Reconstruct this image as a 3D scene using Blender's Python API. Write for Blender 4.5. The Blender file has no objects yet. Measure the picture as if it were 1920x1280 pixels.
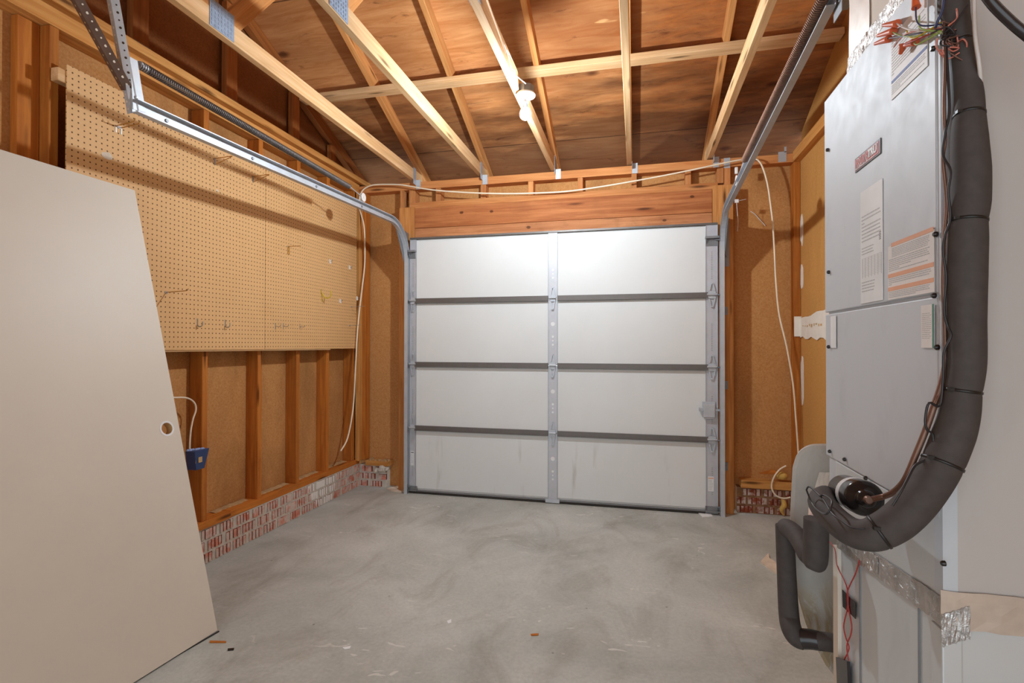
import bpy, math, random
from mathutils import Vector, Matrix
random.seed(7)
S = bpy.context.scene
COL = S.collection

# ------------------------------------------------------------------ camera
FPX, YAW, PITCH, ROLL = 975.19, .233424, .0081016, .00128
CAM = Vector((0, 0, 1.24))
_r = Vector((math.cos(YAW), math.sin(YAW), 0))
_f = Vector((-math.sin(YAW), math.cos(YAW), 0))
_u = Vector((0, 0, 1))
_f, _u = math.cos(PITCH)*_f+math.sin(PITCH)*_u, math.cos(PITCH)*_u-math.sin(PITCH)*_f
_r, _u = math.cos(ROLL)*_r+math.sin(ROLL)*_u, math.cos(ROLL)*_u-math.sin(ROLL)*_r
cd = bpy.data.cameras.new('camera'); cam = bpy.data.objects.new('camera', cd); COL.objects.link(cam)
cd.sensor_width = 36; cd.lens = FPX/1920*36; cd.clip_start = .02
cam.matrix_world = Matrix(((_r.x, _u.x, -_f.x, CAM.x), (_r.y, _u.y, -_f.y, CAM.y), (_r.z, _u.z, -_f.z, CAM.z), (0, 0, 0, 1)))
S.camera = cam
S.view_settings.view_transform = 'Standard'; S.view_settings.look = 'None'
S.view_settings.gamma = 1; S.view_settings.use_curve_mapping = False
S.view_settings.exposure = 0.0

# ------------------------------------------------------------------ world: ambient fill, let in where the rear wall is left out
W = bpy.data.worlds.new('world'); S.world = W; W.use_nodes = True
bgn = W.node_tree.nodes['Background']; bgn.inputs[0].default_value = (.82, .93, 1.0, 1); bgn.inputs[1].default_value = 2.6
BULB_POWER = 102.0
BULB_COL = (.82, .925, 1.0)

# ------------------------------------------------------------------ survey helpers: a sight line met with a known plane
def ray(x, y): return _r*((x-960)/FPX)+_u*((640-y)/FPX)+_f
def on(x, y, ax, v):
    d = ray(x, y); return CAM+d*((v-CAM[ax])/d[ax])
def PX(x, y, v): return on(x, y, 0, v)
def PY(x, y, v): return on(x, y, 1, v)
def PZ(x, y, v): return on(x, y, 2, v)
def PD(x, y, d): return CAM+ray(x, y)*d

# ------------------------------------------------------------------ materials
def lin(c): return tuple(((v/255)/12.92 if v/255 <= .04045 else ((v/255+.055)/1.055)**2.4) for v in c)
class N:
    def __init__(s, name):
        s.m = bpy.data.materials.new(name); s.m.use_nodes = True; s.t = s.m.node_tree; s.b = s.t.nodes['Principled BSDF']
    def n(s, typ, **kw):
        q = s.t.nodes.new(typ)
        for k, v in kw.items():
            if k == 'i':
                for kk, vv in v.items(): s.put(q.inputs[kk], vv)
            else: setattr(q, k, v)
        return q
    def put(s, sock, v):
        if isinstance(v, bpy.types.NodeSocket): s.t.links.new(v, sock)
        elif isinstance(v, tuple) and len(v) == 3 and sock.type == 'RGBA': sock.default_value = (*v, 1)
        else: sock.default_value = v
    def coord(s, scale=(1, 1, 1), gen='Object', rand=False):
        c = s.n('ShaderNodeTexCoord').outputs[gen]
        if rand:
            oi = s.n('ShaderNodeObjectInfo').outputs['Random']
            mu = s.math('MULTIPLY', oi, 37.)
            a = s.n('ShaderNodeVectorMath', operation='ADD', i={0: c}); s.t.links.new(mu, a.inputs[1]); c = a.outputs[0]
        return s.n('ShaderNodeMapping', i={'Vector': c, 'Scale': scale}).outputs[0]
    def noise(s, vec, scale, detail=4., rough=.6, dist=0.):
        return s.n('ShaderNodeTexNoise', i={'Vector': vec, 'Scale': scale, 'Detail': detail, 'Roughness': rough, 'Distortion': dist}).outputs[0]
    def ramp(s, v, a, b, ca=(0, 0, 0), cb=(1, 1, 1)):
        q = s.n('ShaderNodeValToRGB'); s.put(q.inputs[0], v)
        e = q.color_ramp.elements; e[0].position = a; e[1].position = b; e[0].color = (*ca, 1); e[1].color = (*cb, 1)
        return q.outputs[0]
    def mix(s, f, a, b, mode='MIX'):
        q = s.n('ShaderNodeMix', data_type='RGBA', blend_type=mode)
        s.put(q.inputs[0], f); s.put(q.inputs[6], a); s.put(q.inputs[7], b); return q.outputs[2]
    def math(s, op, a, b=0., c=0.):
        q = s.n('ShaderNodeMath', operation=op); s.put(q.inputs[0], a); s.put(q.inputs[1], b); s.put(q.inputs[2], c); return q.outputs[0]
    def sep(s, v): return s.n('ShaderNodeSeparateXYZ', i={0: v}).outputs
    def done(s, col, rough=.6, metal=0., bump=None, bs=.3, bd=.002, spec=.5):
        s.put(s.b.inputs['Base Color'], col); s.put(s.b.inputs['Roughness'], rough); s.put(s.b.inputs['Metallic'], metal)
        s.b.inputs['Specular IOR Level'].default_value = spec
        if bump is not None:
            s.put(s.b.inputs['Normal'], s.n('ShaderNodeBump', i={'Height': bump, 'Strength': bs, 'Distance': bd}).outputs[0])
        return s.m

def wood(name, c1, c2, knots=True, vary=.25, rough=.72, dirt=.0, spots=()):
    m = N(name); c1, c2 = lin(c1), lin(c2)
    v = m.coord((1.3, 26, 26), rand=True); g = m.noise(v, 1.6, 6, .62, .7)
    v2 = m.coord((.7, 7, 7), rand=True); g2 = m.noise(v2, 1.8, 3, .5, 1.2)
    col = m.mix(m.ramp(g, .32, .7), c1, c2)
    col = m.mix(m.math('MULTIPLY', m.ramp(g2, .35, .75), .55), col, tuple(x*.72 for x in c2))
    if knots:
        vk = m.coord((2.1, 13, 13), rand=True)
        d = m.n('ShaderNodeTexVoronoi', i={'Vector': vk, 'Scale': 1.0, 'Randomness': 1.}).outputs['Distance']
        col = m.mix(m.ramp(d, .06, .19, (1, 1, 1), (0, 0, 0)), col, tuple(x*.3 for x in c2))
    if dirt:
        vd = m.coord((3, 3, 3), rand=True)
        col = m.mix(m.math('MULTIPLY', m.ramp(m.noise(vd, 2.2, 5, .65), .52, .75), dirt), col, tuple(x*.35 for x in c2))
    if spots:   # single knots at their places along the board
        q = m.sep(m.coord())
        for sx, sz, sr in spots:
            dx = m.math('DIVIDE', m.math('SUBTRACT', q[0], sx), sr*1.5); dz = m.math('DIVIDE', m.math('SUBTRACT', q[2], sz), sr)
            r = m.math('MULTIPLY_ADD', m.noise(m.coord(), 40, 3, .6), .6, m.math('SQRT', m.math('ADD', m.math('MULTIPLY', dx, dx), m.math('MULTIPLY', dz, dz))))
            col = m.mix(m.math('MULTIPLY', m.ramp(r, .75, 1.9, (1, 1, 1), (0, 0, 0)), .85), col, tuple(x*.22 for x in c2))
    oi = m.n('ShaderNodeObjectInfo').outputs['Random']
    f = m.math('MULTIPLY_ADD', oi, vary, 1-vary/2)
    hsv = m.n('ShaderNodeHueSaturation', i={'Color': col, 'Value': f})
    return m.done(hsv.outputs[0], rough, 0, g, .25, .002, .25)

def flat(name, c, rough=.5, metal=0., var=.08, scale=8., bump=0., spec=.5):
    m = N(name); c = lin(c)
    n = m.noise(m.coord(), scale, 4, .6)
    col = m.mix(m.ramp(n, .3, .7), tuple(x*(1-var) for x in c), tuple(min(1, x*(1+var)) for x in c))
    return m.done(col, rough, metal, n if bump else None, bump, .002, spec)

def metal(name, c, rough=.35, var=.2, scale=14., met=.9):
    m = N(name); c = lin(c)
    v = m.n('ShaderNodeTexVoronoi', i={'Vector': m.coord(), 'Scale': scale*4}).outputs['Color']
    n = m.noise(m.coord(), scale, 4, .65)
    col = m.mix(m.ramp(n, .25, .75), tuple(x*(1-var) for x in c), tuple(min(1, x*(1+var*.6)) for x in c))
    col = m.mix(.12, col, m.mix(.8, v, (.5, .5, .5)), 'OVERLAY')
    return m.done(col, m.math('MULTIPLY_ADD', n, .25, rough-.12), met, None)

M = {}
M['joist'] = wood('pale pine', (230, 194, 150), (204, 156, 104))
M['rafter'] = wood('amber pine', (222, 162, 100), (188, 120, 62))
M['stud'] = wood('orange pine', (204, 128, 52), (168, 92, 30), vary=.3, dirt=.25)
M['plate'] = wood('plate pine', (222, 166, 98), (188, 120, 54))
M['frontplate'] = wood('red pine', (212, 150, 94), (182, 110, 58))
M['header'] = wood('header fir', (206, 134, 82), (160, 88, 46), dirt=.2, spots=((.42, .025, .02), (.68, .02, .018), (2.25, .04, .018)))
M['headerlow'] = wood('scuffed header fir', (204, 142, 96), (164, 100, 60), dirt=.35, spots=((.99, .03, .02), (2.05, .03, .016)))
M['jamb'] = wood('jamb pine', (210, 150, 88), (174, 108, 54))
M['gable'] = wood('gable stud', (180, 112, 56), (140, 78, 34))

def plywood():
    m = N('roof plywood')
    v = m.coord((1.1, 9, 9)); g = m.noise(v, 2.2, 7, .65, 1.3)
    col = m.mix(m.ramp(g, .3, .72), lin((222, 160, 104)), lin((186, 116, 62)))
    big = m.noise(m.coord((.55, 1, 1)), 1.35, 3, .5)
    col = m.mix(m.math('MULTIPLY', m.ramp(big, .45, .72), .6), col, lin((110, 52, 20)))
    st = m.noise(m.coord((1.6, 6, 6)), 2.7, 5, .7, .8)
    col = m.mix(m.math('MULTIPLY', m.ramp(st, .6, .74), .75), col, lin((74, 36, 18)))
    # darker, stained wood past the middle joist; shade painted in along the eave
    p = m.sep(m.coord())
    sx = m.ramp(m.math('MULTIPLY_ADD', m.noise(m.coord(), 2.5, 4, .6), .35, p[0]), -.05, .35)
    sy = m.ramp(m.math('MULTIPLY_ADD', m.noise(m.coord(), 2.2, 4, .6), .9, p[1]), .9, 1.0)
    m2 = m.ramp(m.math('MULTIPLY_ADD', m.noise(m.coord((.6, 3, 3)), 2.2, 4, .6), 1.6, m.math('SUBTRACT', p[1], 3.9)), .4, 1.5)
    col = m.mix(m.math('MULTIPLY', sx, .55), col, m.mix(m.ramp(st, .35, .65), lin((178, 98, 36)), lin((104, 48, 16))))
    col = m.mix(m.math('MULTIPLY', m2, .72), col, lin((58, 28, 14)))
    # knots
    d = m.n('ShaderNodeTexVoronoi', i={'Vector': m.coord((2.1, 4.2, 4.2)), 'Scale': 1.}).outputs['Distance']
    col = m.mix(m.math('MULTIPLY', m.ramp(d, .05, .13, (1, 1, 1), (0, 0, 0)), .8), col, lin((70, 32, 14)))
    # pale torn flakes
    f = m.ramp(m.noise(m.coord((1.2, 5, 5)), 2.9, 2, .5), .76, .8)
    col = m.mix(m.math('MULTIPLY', f, .6), col, lin((226, 178, 120)))
    # sheet joints
    jx = m.math('ABSOLUTE', m.math('SUBTRACT', m.math('FRACT', m.math('MULTIPLY', m.math('ADD', p[1], .37), 1/1.3)), .5))
    col = m.mix(m.ramp(jx, .0, .004, (1, 1, 1), (0, 0, 0)), col, lin((50, 24, 10)))
    return m.done(col, .75, 0, g, .2, .002, .2)
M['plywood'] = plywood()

def fiber(name, a, b, dirt=.3, spec=.15):
    m = N(name)
    n = m.noise(m.coord(), 90, 3, .7); n2 = m.noise(m.coord((1, 1, .45)), 2.2, 5, .6, .5)
    col = m.mix(m.ramp(n, .3, .7), lin(a), lin(b))
    col = m.mix(m.math('MULTIPLY', m.ramp(n2, .48, .75), dirt), col, lin(tuple(int(x*.62) for x in b)))
    return m.done(col, .85, 0, n, .15, .001, spec)
M['fiber'] = fiber('fiberboard sheathing', (198, 146, 92), (178, 120, 68), .6)
M['fibershaded'] = fiber('shaded gable board', (150, 96, 56), (128, 78, 42), .4)  # fiberboard with the left gable's shade put into its colour
M['fiberpale'] = fiber('pale wallboard', (206, 152, 88), (192, 136, 72), .25)

def concrete():
    m = N('stained concrete')
    a = m.noise(m.coord(), 1.1, 6, .6, .4); b = m.noise(m.coord((1, .6, 1)), 3.1, 6, .65, .8); c = m.noise(m.coord(), 60, 3, .7)
    col = m.mix(m.ramp(a, .32, .66), lin((166, 169, 163)), lin((206, 208, 203)))
    col = m.mix(m.math('MULTIPLY', m.ramp(b, .5, .72), .55), col, lin((140, 131, 118)))
    col = m.mix(m.math('MULTIPLY', m.ramp(b, .3, .45, (1, 1, 1), (0, 0, 0)), .35), col, lin((216, 213, 207)))
    col = m.mix(m.math('MULTIPLY', m.ramp(c, .35, .7), .18), col, lin((96, 92, 86)))
    # browner, darker tone towards the left wall
    p = m.sep(m.coord())
    w = m.ramp(m.math('MULTIPLY_ADD', a, .8, m.math('MULTIPLY', p[0], -1.)), 1.9, 2.7)
    col = m.mix(m.math('MULTIPLY', w, .35), col, lin((120, 108, 90)))
    # white paint drips and scuffs
    s = m.ramp(m.noise(m.coord((1, 2.2, 1), rand=False), 6.5, 2, .4, 2.0), .68, .70)
    msk = m.ramp(m.noise(m.coord(), 1.7, 2, .5), .47, .6)
    col = m.mix(m.math('MULTIPLY', s, m.math('MULTIPLY', msk, .7)), col, lin((222, 220, 214)))
    dk = m.n('ShaderNodeTexVoronoi', i={'Vector': m.coord(), 'Scale': 6.}).outputs['Distance']
    col = m.mix(m.math('MULTIPLY', m.ramp(dk, .02, .045, (1, 1, 1), (0, 0, 0)), .6), col, lin((88, 76, 62)))
    return m.done(col, m.math('MULTIPLY_ADD', b, .3, .42), 0, m.math('ADD', c, a), .12, .003, .35)
M['concrete'] = concrete()

def peg():
    m = N('pegboard hardboard')
    o = m.coord(); p = m.sep(o)
    n = m.noise(o, 2., 4, .6); n2 = m.noise(o, 45, 3, .7)
    col = m.mix(m.ramp(p[1], 1.7, 4.0), lin((222, 176, 122)), lin((202, 150, 66)))
    col = m.mix(m.math('MULTIPLY', m.ramp(n, .5, .8), .25), col, lin((176, 124, 58)))
    col = m.mix(m.math('MULTIPLY', m.ramp(n2, .4, .7), .12), col, lin((168, 118, 60)))
    pit = .0254
    fy = m.math('SUBTRACT', m.math('FRACT', m.math('DIVIDE', p[1], pit)), .5)
    fz = m.math('SUBTRACT', m.math('FRACT', m.math('DIVIDE', p[2], pit)), .5)
    r = m.math('SQRT', m.math('ADD', m.math('MULTIPLY', fy, fy), m.math('MULTIPLY', fz, fz)))
    hole = m.ramp(r, .12, .155, (1, 1, 1), (0, 0, 0))
    col = m.mix(hole, col, lin((92, 52, 20)))
    return m.done(col, .6, 0, m.math('SUBTRACT', 1., hole), .35, .003, .3)
M['peg'] = peg()

def brick(name, a, b):
    m = N(name)
    n = m.noise(m.coord((1, 1, 1)), 6, 3, .6); n2 = m.noise(m.coord(), 40, 4, .7); n3 = m.noise(m.coord(), 16, 4, .65)
    col = m.mix(m.ramp(n, .35, .65), lin(a), lin(b))
    col = m.mix(m.math('MULTIPLY', m.ramp(n3, .40, .55), .8), col, lin((206, 194, 184)))
    col = m.mix(m.math('MULTIPLY', m.ramp(n2, .4, .7), .2), col, lin((120, 70, 52)))
    # spilled white paint running down the courses
    p = m.coord(); q = m.sep(p)
    dy = m.math('ABSOLUTE', m.math('SUBTRACT', q[1], 3.62))
    e = m.math('ADD', m.math('MULTIPLY', dy, 2.1), m.math('MULTIPLY', m.noise(m.coord((1, 14, 2)), 3, 3, .6), .9))
    e = m.math('ADD', e, m.math('MULTIPLY', m.math('SUBTRACT', .2, q[2]), 1.7))
    col = m.mix(m.ramp(e, .85, .98, (1, 1, 1), (0, 0, 0)), col, lin((228, 222, 216)))
    return m.done(col, .85, 0, n2, .4, .003, .2)
M['brick'] = brick('red brick', (200, 116, 94), (214, 158, 140))
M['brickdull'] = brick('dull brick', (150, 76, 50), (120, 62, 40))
M['slot'] = flat('brick groove', (126, 50, 30), .9, var=.3, scale=14)
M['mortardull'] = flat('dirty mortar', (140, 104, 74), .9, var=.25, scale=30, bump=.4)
M['mortar'] = flat('mortar', (196, 186, 174), .9, var=.15, scale=30, bump=.4)
M['dust'] = flat('dusty debris', (176, 140, 98), .95, var=.3, scale=40, bump=.6)

def doorwhite():
    m = N('white door sheet')
    n = m.noise(m.coord(), 1.6, 5, .6); p = m.sep(m.coord())
    col = m.mix(m.ramp(n, .3, .7), lin((214, 215, 214)), lin((221, 222, 221)))
    # grey-brown water streaks on the bottom section
    lo = m.ramp(p[2], .38, .55, (1, 1, 1), (0, 0, 0))
    s = m.ramp(m.noise(m.coord((7, 1, .9)), 1.4, 4, .6), .62, .74)
    col = m.mix(m.math('MULTIPLY', m.math('MULTIPLY', s, lo), .35), col, lin((150, 142, 128)))
    for cx, cz, wx, wz in ((-1.455, .28, .022, .14), (-1.70, .47, .02, .06), (-1.69, .10, .03, .05), (-1.28, .09, .02, .05)):
        dx = m.math('DIVIDE', m.math('SUBTRACT', p[0], cx), wx); dz = m.math('DIVIDE', m.math('SUBTRACT', p[2], cz), wz)
        r = m.math('ADD', m.math('MULTIPLY', dx, dx), m.math('MULTIPLY', dz, dz))
        r = m.math('ADD', r, m.math('MULTIPLY', m.noise(m.coord(), 30, 3, .6), .9))
        col = m.mix(m.math('MULTIPLY', m.ramp(r, .45, 1.6, (1, 1, 1), (0, 0, 0)), .55), col, lin((140, 128, 106)))
    f = m.ramp(m.noise(m.coord((1, 1, 2)), 55, 2, .5), .72, .76)
    low2 = m.ramp(p[2], .02, .16, (1, 1, 1), (0, 0, 0))
    col = m.mix(m.math('MULTIPLY', m.math('MULTIPLY', f, low2), .5), col, lin((120, 112, 100)))
    return m.done(col, .5, 0, None, spec=.3)
M['doorwhite'] = doorwhite()
M['galv'] = metal('galvanized steel', (190, 194, 200), .5, .12, met=.4)
M['galvdull'] = metal('dull galvanized', (142, 143, 146), .5, .15, met=.55)
M['stile'] = metal('zinc stile', (192, 192, 197), .5, .1, met=.3)
M['strut'] = metal('dark strut steel', (112, 106, 102), .5, .12, met=.6)
M['angle'] = metal('brown angle iron', (120, 100, 90), .5, .2, met=.7)
M['spring'] = metal('spring steel', (118, 112, 110), .45, .25, met=.6)
M['rustspring'] = metal('rusty spring steel', (142, 108, 90), .55, .25, met=.6)
def foil():
    m = N('foil tape'); n = m.noise(m.coord(), 70, 4, .7, 1.5); n2 = m.noise(m.coord(), 22, 2, .5)
    col = m.mix(m.ramp(n2, .3, .7), lin((176, 174, 172)), lin((214, 212, 210)))
    return m.done(col, .32, .75, m.math('ADD', n, n2), .8, .006)
M['foil'] = foil()
M['cleartape'] = flat('beige sealing tape', (198, 182, 168), .35, .15, .12, 20)
M['rubber'] = flat('black rubber seal', (46, 40, 36), .7)
M['blackfoam'] = flat('black pipe foam', (74, 67, 64), .72, var=.15, scale=60, bump=.15, spec=.35)
M['blacktape'] = flat('black vinyl tape', (48, 42, 42), .25)
M['zip'] = flat('zip tie nylon', (30, 27, 26), .4)
M['copper'] = metal('browned copper', (128, 96, 82), .45, .2, met=.6)
M['brass'] = metal('solder brass', (212, 178, 150), .3, .2)
M['blackgloss'] = flat('black enamel', (36, 32, 32), .18)
M['labelwhite'] = flat('white label', (226, 226, 226), .5)
M['romex'] = flat('cream cable jacket', (236, 220, 196), .5)
M['romextan'] = flat('tan cable jacket', (222, 176, 128), .55)
M['slab'] = flat('cream painted slab', (212, 202, 188), .5, var=.025, scale=2.5, spec=.5)
M['dark'] = flat('dark cavity', (60, 38, 20), .9)
M['bluebox'] = flat('blue outlet plastic', (42, 62, 108), .4)
M['bluewire'] = flat('pale blue insulation', (150, 168, 214), .6, var=.2, scale=60)
M['tan'] = flat('tan plate', (196, 160, 110), .6)
M['porcelain'] = flat('white porcelain', (240, 238, 234), .25)
M['gusset'] = metal('galvanized truss plate', (160, 178, 200), .45, .2, 40, met=.5)
M['yellow'] = flat('yellow vinyl hook', (206, 178, 30), .4)
M['wire'] = metal('zinc wire', (168, 162, 154), .4, .1, met=.6)
M['goldwire'] = metal('brass wire', (190, 142, 70), .35, .15)
M['paper'] = flat('scrap paper', (216, 198, 178), .8, var=.15, scale=14)
M['daylight'] = flat('daylight and flake white', (238, 238, 240), .6)  # white for paint flakes, and for daylight painted below the door
M['cream'] = flat('cream duct wrap', (226, 214, 200), .7, var=.06, scale=5, bump=.3)
M['silverwrap'] = flat('silvery duct wrap', (214, 206, 198), .35, .2, .1, 12, bump=.4)
M['orange'] = flat('orange wire nut', (214, 96, 52), .45)
M['redw'] = flat('red wire', (176, 48, 44), .45)
M['greenw'] = flat('green wire', (150, 170, 90), .45)
M['whitew'] = flat('white wire', (214, 206, 200), .45)
M['bluew'] = flat('blue wire', (52, 58, 92), .45)
M['pinkw'] = flat('pink wire', (208, 122, 104), .45)
M['blackw'] = flat('black wire', (40, 36, 38), .4)
M['print'] = flat('grey print', (184, 182, 182), .6)
M['printdark'] = flat('dark print', (110, 108, 110), .6)
M['warn'] = flat('orange print', (226, 164, 128), .6)
M['labelgrey'] = flat('warning label paper', (226, 220, 216), .55)
M['green'] = flat('green print', (82, 132, 116), .6)
M['blue'] = flat('blue print', (56, 76, 160), .6)
M['red'] = flat('badge red', (190, 44, 32), .5)
M['badgeblack'] = flat('badge black', (40, 36, 40), .4)
M['screw'] = metal('dark screw', (70, 66, 64), .35, .1)
M['pvc'] = flat('pvc pipe', (232, 212, 200), .35)
M['mud'] = flat('white joint compound', (232, 224, 212), .75, var=.05, scale=18, bump=.4)
M['yellowfoam'] = flat('yellow spray foam', (206, 166, 86), .8, var=.2, scale=30, bump=.6)

def sheetmetal(name, c, smudge=.35, met=.35, rough=.42):
    m = N(name); c = lin(c)
    n = m.noise(m.coord((1, 1, .6)), 7, 4, .6, .6); n2 = m.noise(m.coord((1, 1, .25)), 3, 3, .5)
    f = m.noise(m.coord(), 26, 5, .7)
    col = m.mix(m.math('MULTIPLY', m.ramp(n, .56, .74), smudge), c, tuple(x*.55 for x in c))
    col = m.mix(m.math('MULTIPLY', m.ramp(n2, .4, .7), .2), col, tuple(x*.8 for x in c))
    return m.done(col, m.math('MULTIPLY_ADD', f, .2, rough-.1), met, f, .04, .001)
M['cabinet'] = sheetmetal('cabinet sheet metal', (198, 202, 207), .25, .1, .55)
M['endpanel'] = sheetmetal('matte end sheet', (190, 182, 177), .12, .05, .65)
M['plenum'] = sheetmetal('plenum sheet metal', (208, 211, 212), .25, .35, .45)

def wrap():
    m = N('mastic duct wrap')
    n = m.noise(m.coord((1, 1, .5)), 6, 5, .65, 1.2); n2 = m.noise(m.coord((1.4, 1.4, .8)), 9, 5, .65, 2)
    col = m.mix(m.ramp(n, .3, .7), lin((204, 198, 189)), lin((176, 169, 160)))
    col = m.mix(m.math('MULTIPLY', m.ramp(n2, .55, .7), .45), col, lin((150, 140, 128)))
    p = m.sep(m.coord())
    z = m.ramp(m.math('MULTIPLY_ADD', n, .3, p[2]), .72, .84, (1, 1, 1), (0, 0, 0))
    col = m.mix(m.math('MULTIPLY', z, m.ramp(n2, .4, .5)), col, lin((166, 146, 116)))
    return m.done(col, .6, 0, n2, .3, .004)
M['wrap'] = wrap()

def emit(name, col, st):
    m = N(name); m.b.inputs['Base Color'].default_value = (1, 1, 1, 1)
    m.b.inputs['Emission Color'].default_value = (*col, 1); m.b.inputs['Emission Strength'].default_value = st
    return m.m

# ------------------------------------------------------------------ mesh builder
class MB:
    def __init__(s): s.v = []; s.f = []; s.mi = []; s.sm = []
    def add(s, vs, fs, mi=0, smooth=False):
        o = len(s.v); s.v += [Vector(p) for p in vs]
        for f in fs: s.f.append(tuple(i+o for i in f)); s.mi.append(mi); s.sm.append(smooth)
        return s
    def box(s, a, b, mi=0):
        x0, x1 = sorted((a[0], b[0])); y0, y1 = sorted((a[1], b[1])); z0, z1 = sorted((a[2], b[2]))
        return s.add([(x0, y0, z0), (x1, y0, z0), (x1, y1, z0), (x0, y1, z0), (x0, y0, z1), (x1, y0, z1), (x1, y1, z1), (x0, y1, z1)],
                     [(0, 3, 2, 1), (4, 5, 6, 7), (0, 1, 5, 4), (1, 2, 6, 5), (2, 3, 7, 6), (3, 0, 4, 7)], mi)
    def hexa(s, lo, hi, mi=0):   # two loops of equal length joined
        n = len(lo); vs = list(lo)+list(hi)
        fs = [tuple(range(n-1, -1, -1)), tuple(range(n, 2*n))]+[(i, (i+1) % n, n+(i+1) % n, n+i) for i in range(n)]
        return s.add(vs, fs, mi)
    def prism(s, pts, off, mi=0):
        off = Vector(off); return s.hexa([Vector(p) for p in pts], [Vector(p)+off for p in pts], mi)
    def tube(s, pts, r, n=8, mi=0, closed=False, smooth=True, caps=True):
        pts = [Vector(p) for p in pts]; k = len(pts)
        rs = r if isinstance(r, (list, tuple)) else [r]*k
        T = []
        for i in range(k):
            a = pts[max(i-1, 0)] if not closed else pts[i-1]; b = pts[min(i+1, k-1)] if not closed else pts[(i+1) % k]
            t = (b-a); T.append(t.normalized() if t.length > 1e-9 else Vector((0, 0, 1)))
        up = Vector((0, 0, 1)) if abs(T[0].z) < .9 else Vector((1, 0, 0))
        nx = T[0].cross(up).normalized(); vs = []
        for i in range(k):
            nx = (nx-T[i]*nx.dot(T[i])).normalized(); ny = T[i].cross(nx)
            for j in range(n):
                a = 2*math.pi*j/n; vs.append(pts[i]+(nx*math.cos(a)+ny*math.sin(a))*rs[i])
        fs = []
        for i in range(k if closed else k-1):
            for j in range(n):
                i2 = (i+1) % k; fs.append((i*n+j, i*n+(j+1) % n, i2*n+(j+1) % n, i2*n+j))
        s.add(vs, fs, mi, smooth)
        if caps and not closed:
            s.add(vs[:n], [tuple(range(n-1, -1, -1))], mi); s.add(vs[-n:], [tuple(range(n))], mi)
        return s
    def lathe(s, base, axis, prof, n=24, mi=0, smooth=True):   # prof: (along, radius)
        base = Vector(base); ax = Vector(axis).normalized(); up = Vector((0, 0, 1)) if abs(ax.z) < .9 else Vector((1, 0, 0))
        nx = ax.cross(up).normalized(); ny = ax.cross(nx); vs = []
        for h, r in prof:
            for j in range(n):
                a = 2*math.pi*j/n; vs.append(base+ax*h+(nx*math.cos(a)+ny*math.sin(a))*max(r, 1e-5))
        fs = [(i*n+j, i*n+(j+1) % n, (i+1)*n+(j+1) % n, (i+1)*n+j) for i in range(len(prof)-1) for j in range(n)]
        s.add(vs, fs, mi, smooth)
        s.add(vs[:n], [tuple(range(n-1, -1, -1))], mi); s.add(vs[-n:], [tuple(range(n))], mi)
        return s
    def sweep(s, path, normals, side, prof, mi=0):   # prof: (along side, along normal)
        vs = []; side = Vector(side); n = len(prof)
        for p, nn in zip(path, normals):
            for a, b in prof: vs.append(Vector(p)+side*a+Vector(nn)*b)
        k = len(path)
        fs = [(i*n+j, i*n+(j+1) % n, (i+1)*n+(j+1) % n, (i+1)*n+j) for i in range(k-1) for j in range(n)]
        fs += [tuple(range(n-1, -1, -1)), tuple(range((k-1)*n, k*n))]
        return s.add(vs, fs, mi)

def smooth(pts, n=6):
    pts = [Vector(p) for p in pts]; out = []
    for i in range(len(pts)-1):
        p0 = pts[max(i-1, 0)]; p1 = pts[i]; p2 = pts[i+1]; p3 = pts[min(i+2, len(pts)-1)]
        for k in range(n):
            t = k/n
            out.append(.5*((2*p1)+(p2-p0)*t+(2*p0-5*p1+4*p2-p3)*t*t+(3*p1-p0-3*p2+p3)*t**3))
    return out+[pts[-1]]
def lerps(vals, n=6):
    out = []
    for a, b in zip(vals[:-1], vals[1:]): out += [a+(b-a)*k/n for k in range(n)]
    return out+[vals[-1]]

def tag(o, label=None, cat=None, group=None, kind=None):
    if label: o['label'] = label
    if cat: o['category'] = cat
    if group: o['group'] = group
    if kind: o['kind'] = kind
    return o
def root(name, loc, label, cat, group=None):
    o = bpy.data.objects.new(name, None); o.location = loc; o.empty_display_size = .05; COL.objects.link(o)
    return tag(o, label, cat, group)
def origin_of(p):
    o = Vector((0, 0, 0))
    while p is not None: o += p.location; p = p.parent
    return o
def build(name, mb, mats, parent=None, loc=None, label=None, cat=None, group=None, kind=None, bevel=0, subsurf=0):
    """links a builder's geometry (world coordinates) as one mesh object whose origin is loc"""
    if not isinstance(mats, (list, tuple)): mats = [mats]
    if loc is None: loc = Vector((0, 0, 0)) if parent is None else origin_of(parent)
    loc = Vector(loc)
    me = bpy.data.meshes.new(name)
    me.from_pydata([tuple(v-loc) for v in mb.v], [], mb.f)
    for m in mats: me.materials.append(M[m] if isinstance(m, str) else m)
    for p, i, sm in zip(me.polygons, mb.mi, mb.sm): p.material_index = i; p.use_smooth = sm
    me.update()
    o = bpy.data.objects.new(name, me); COL.objects.link(o)
    if parent is not None: o.parent = parent; o.location = loc-origin_of(parent)
    else: o.location = loc
    if bevel:
        b = o.modifiers.new('bevel', 'BEVEL'); b.width = bevel; b.segments = 2; b.limit_method = 'ANGLE'; b.angle_limit = math.radians(50)
    return tag(o, label, cat, group, kind)
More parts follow.
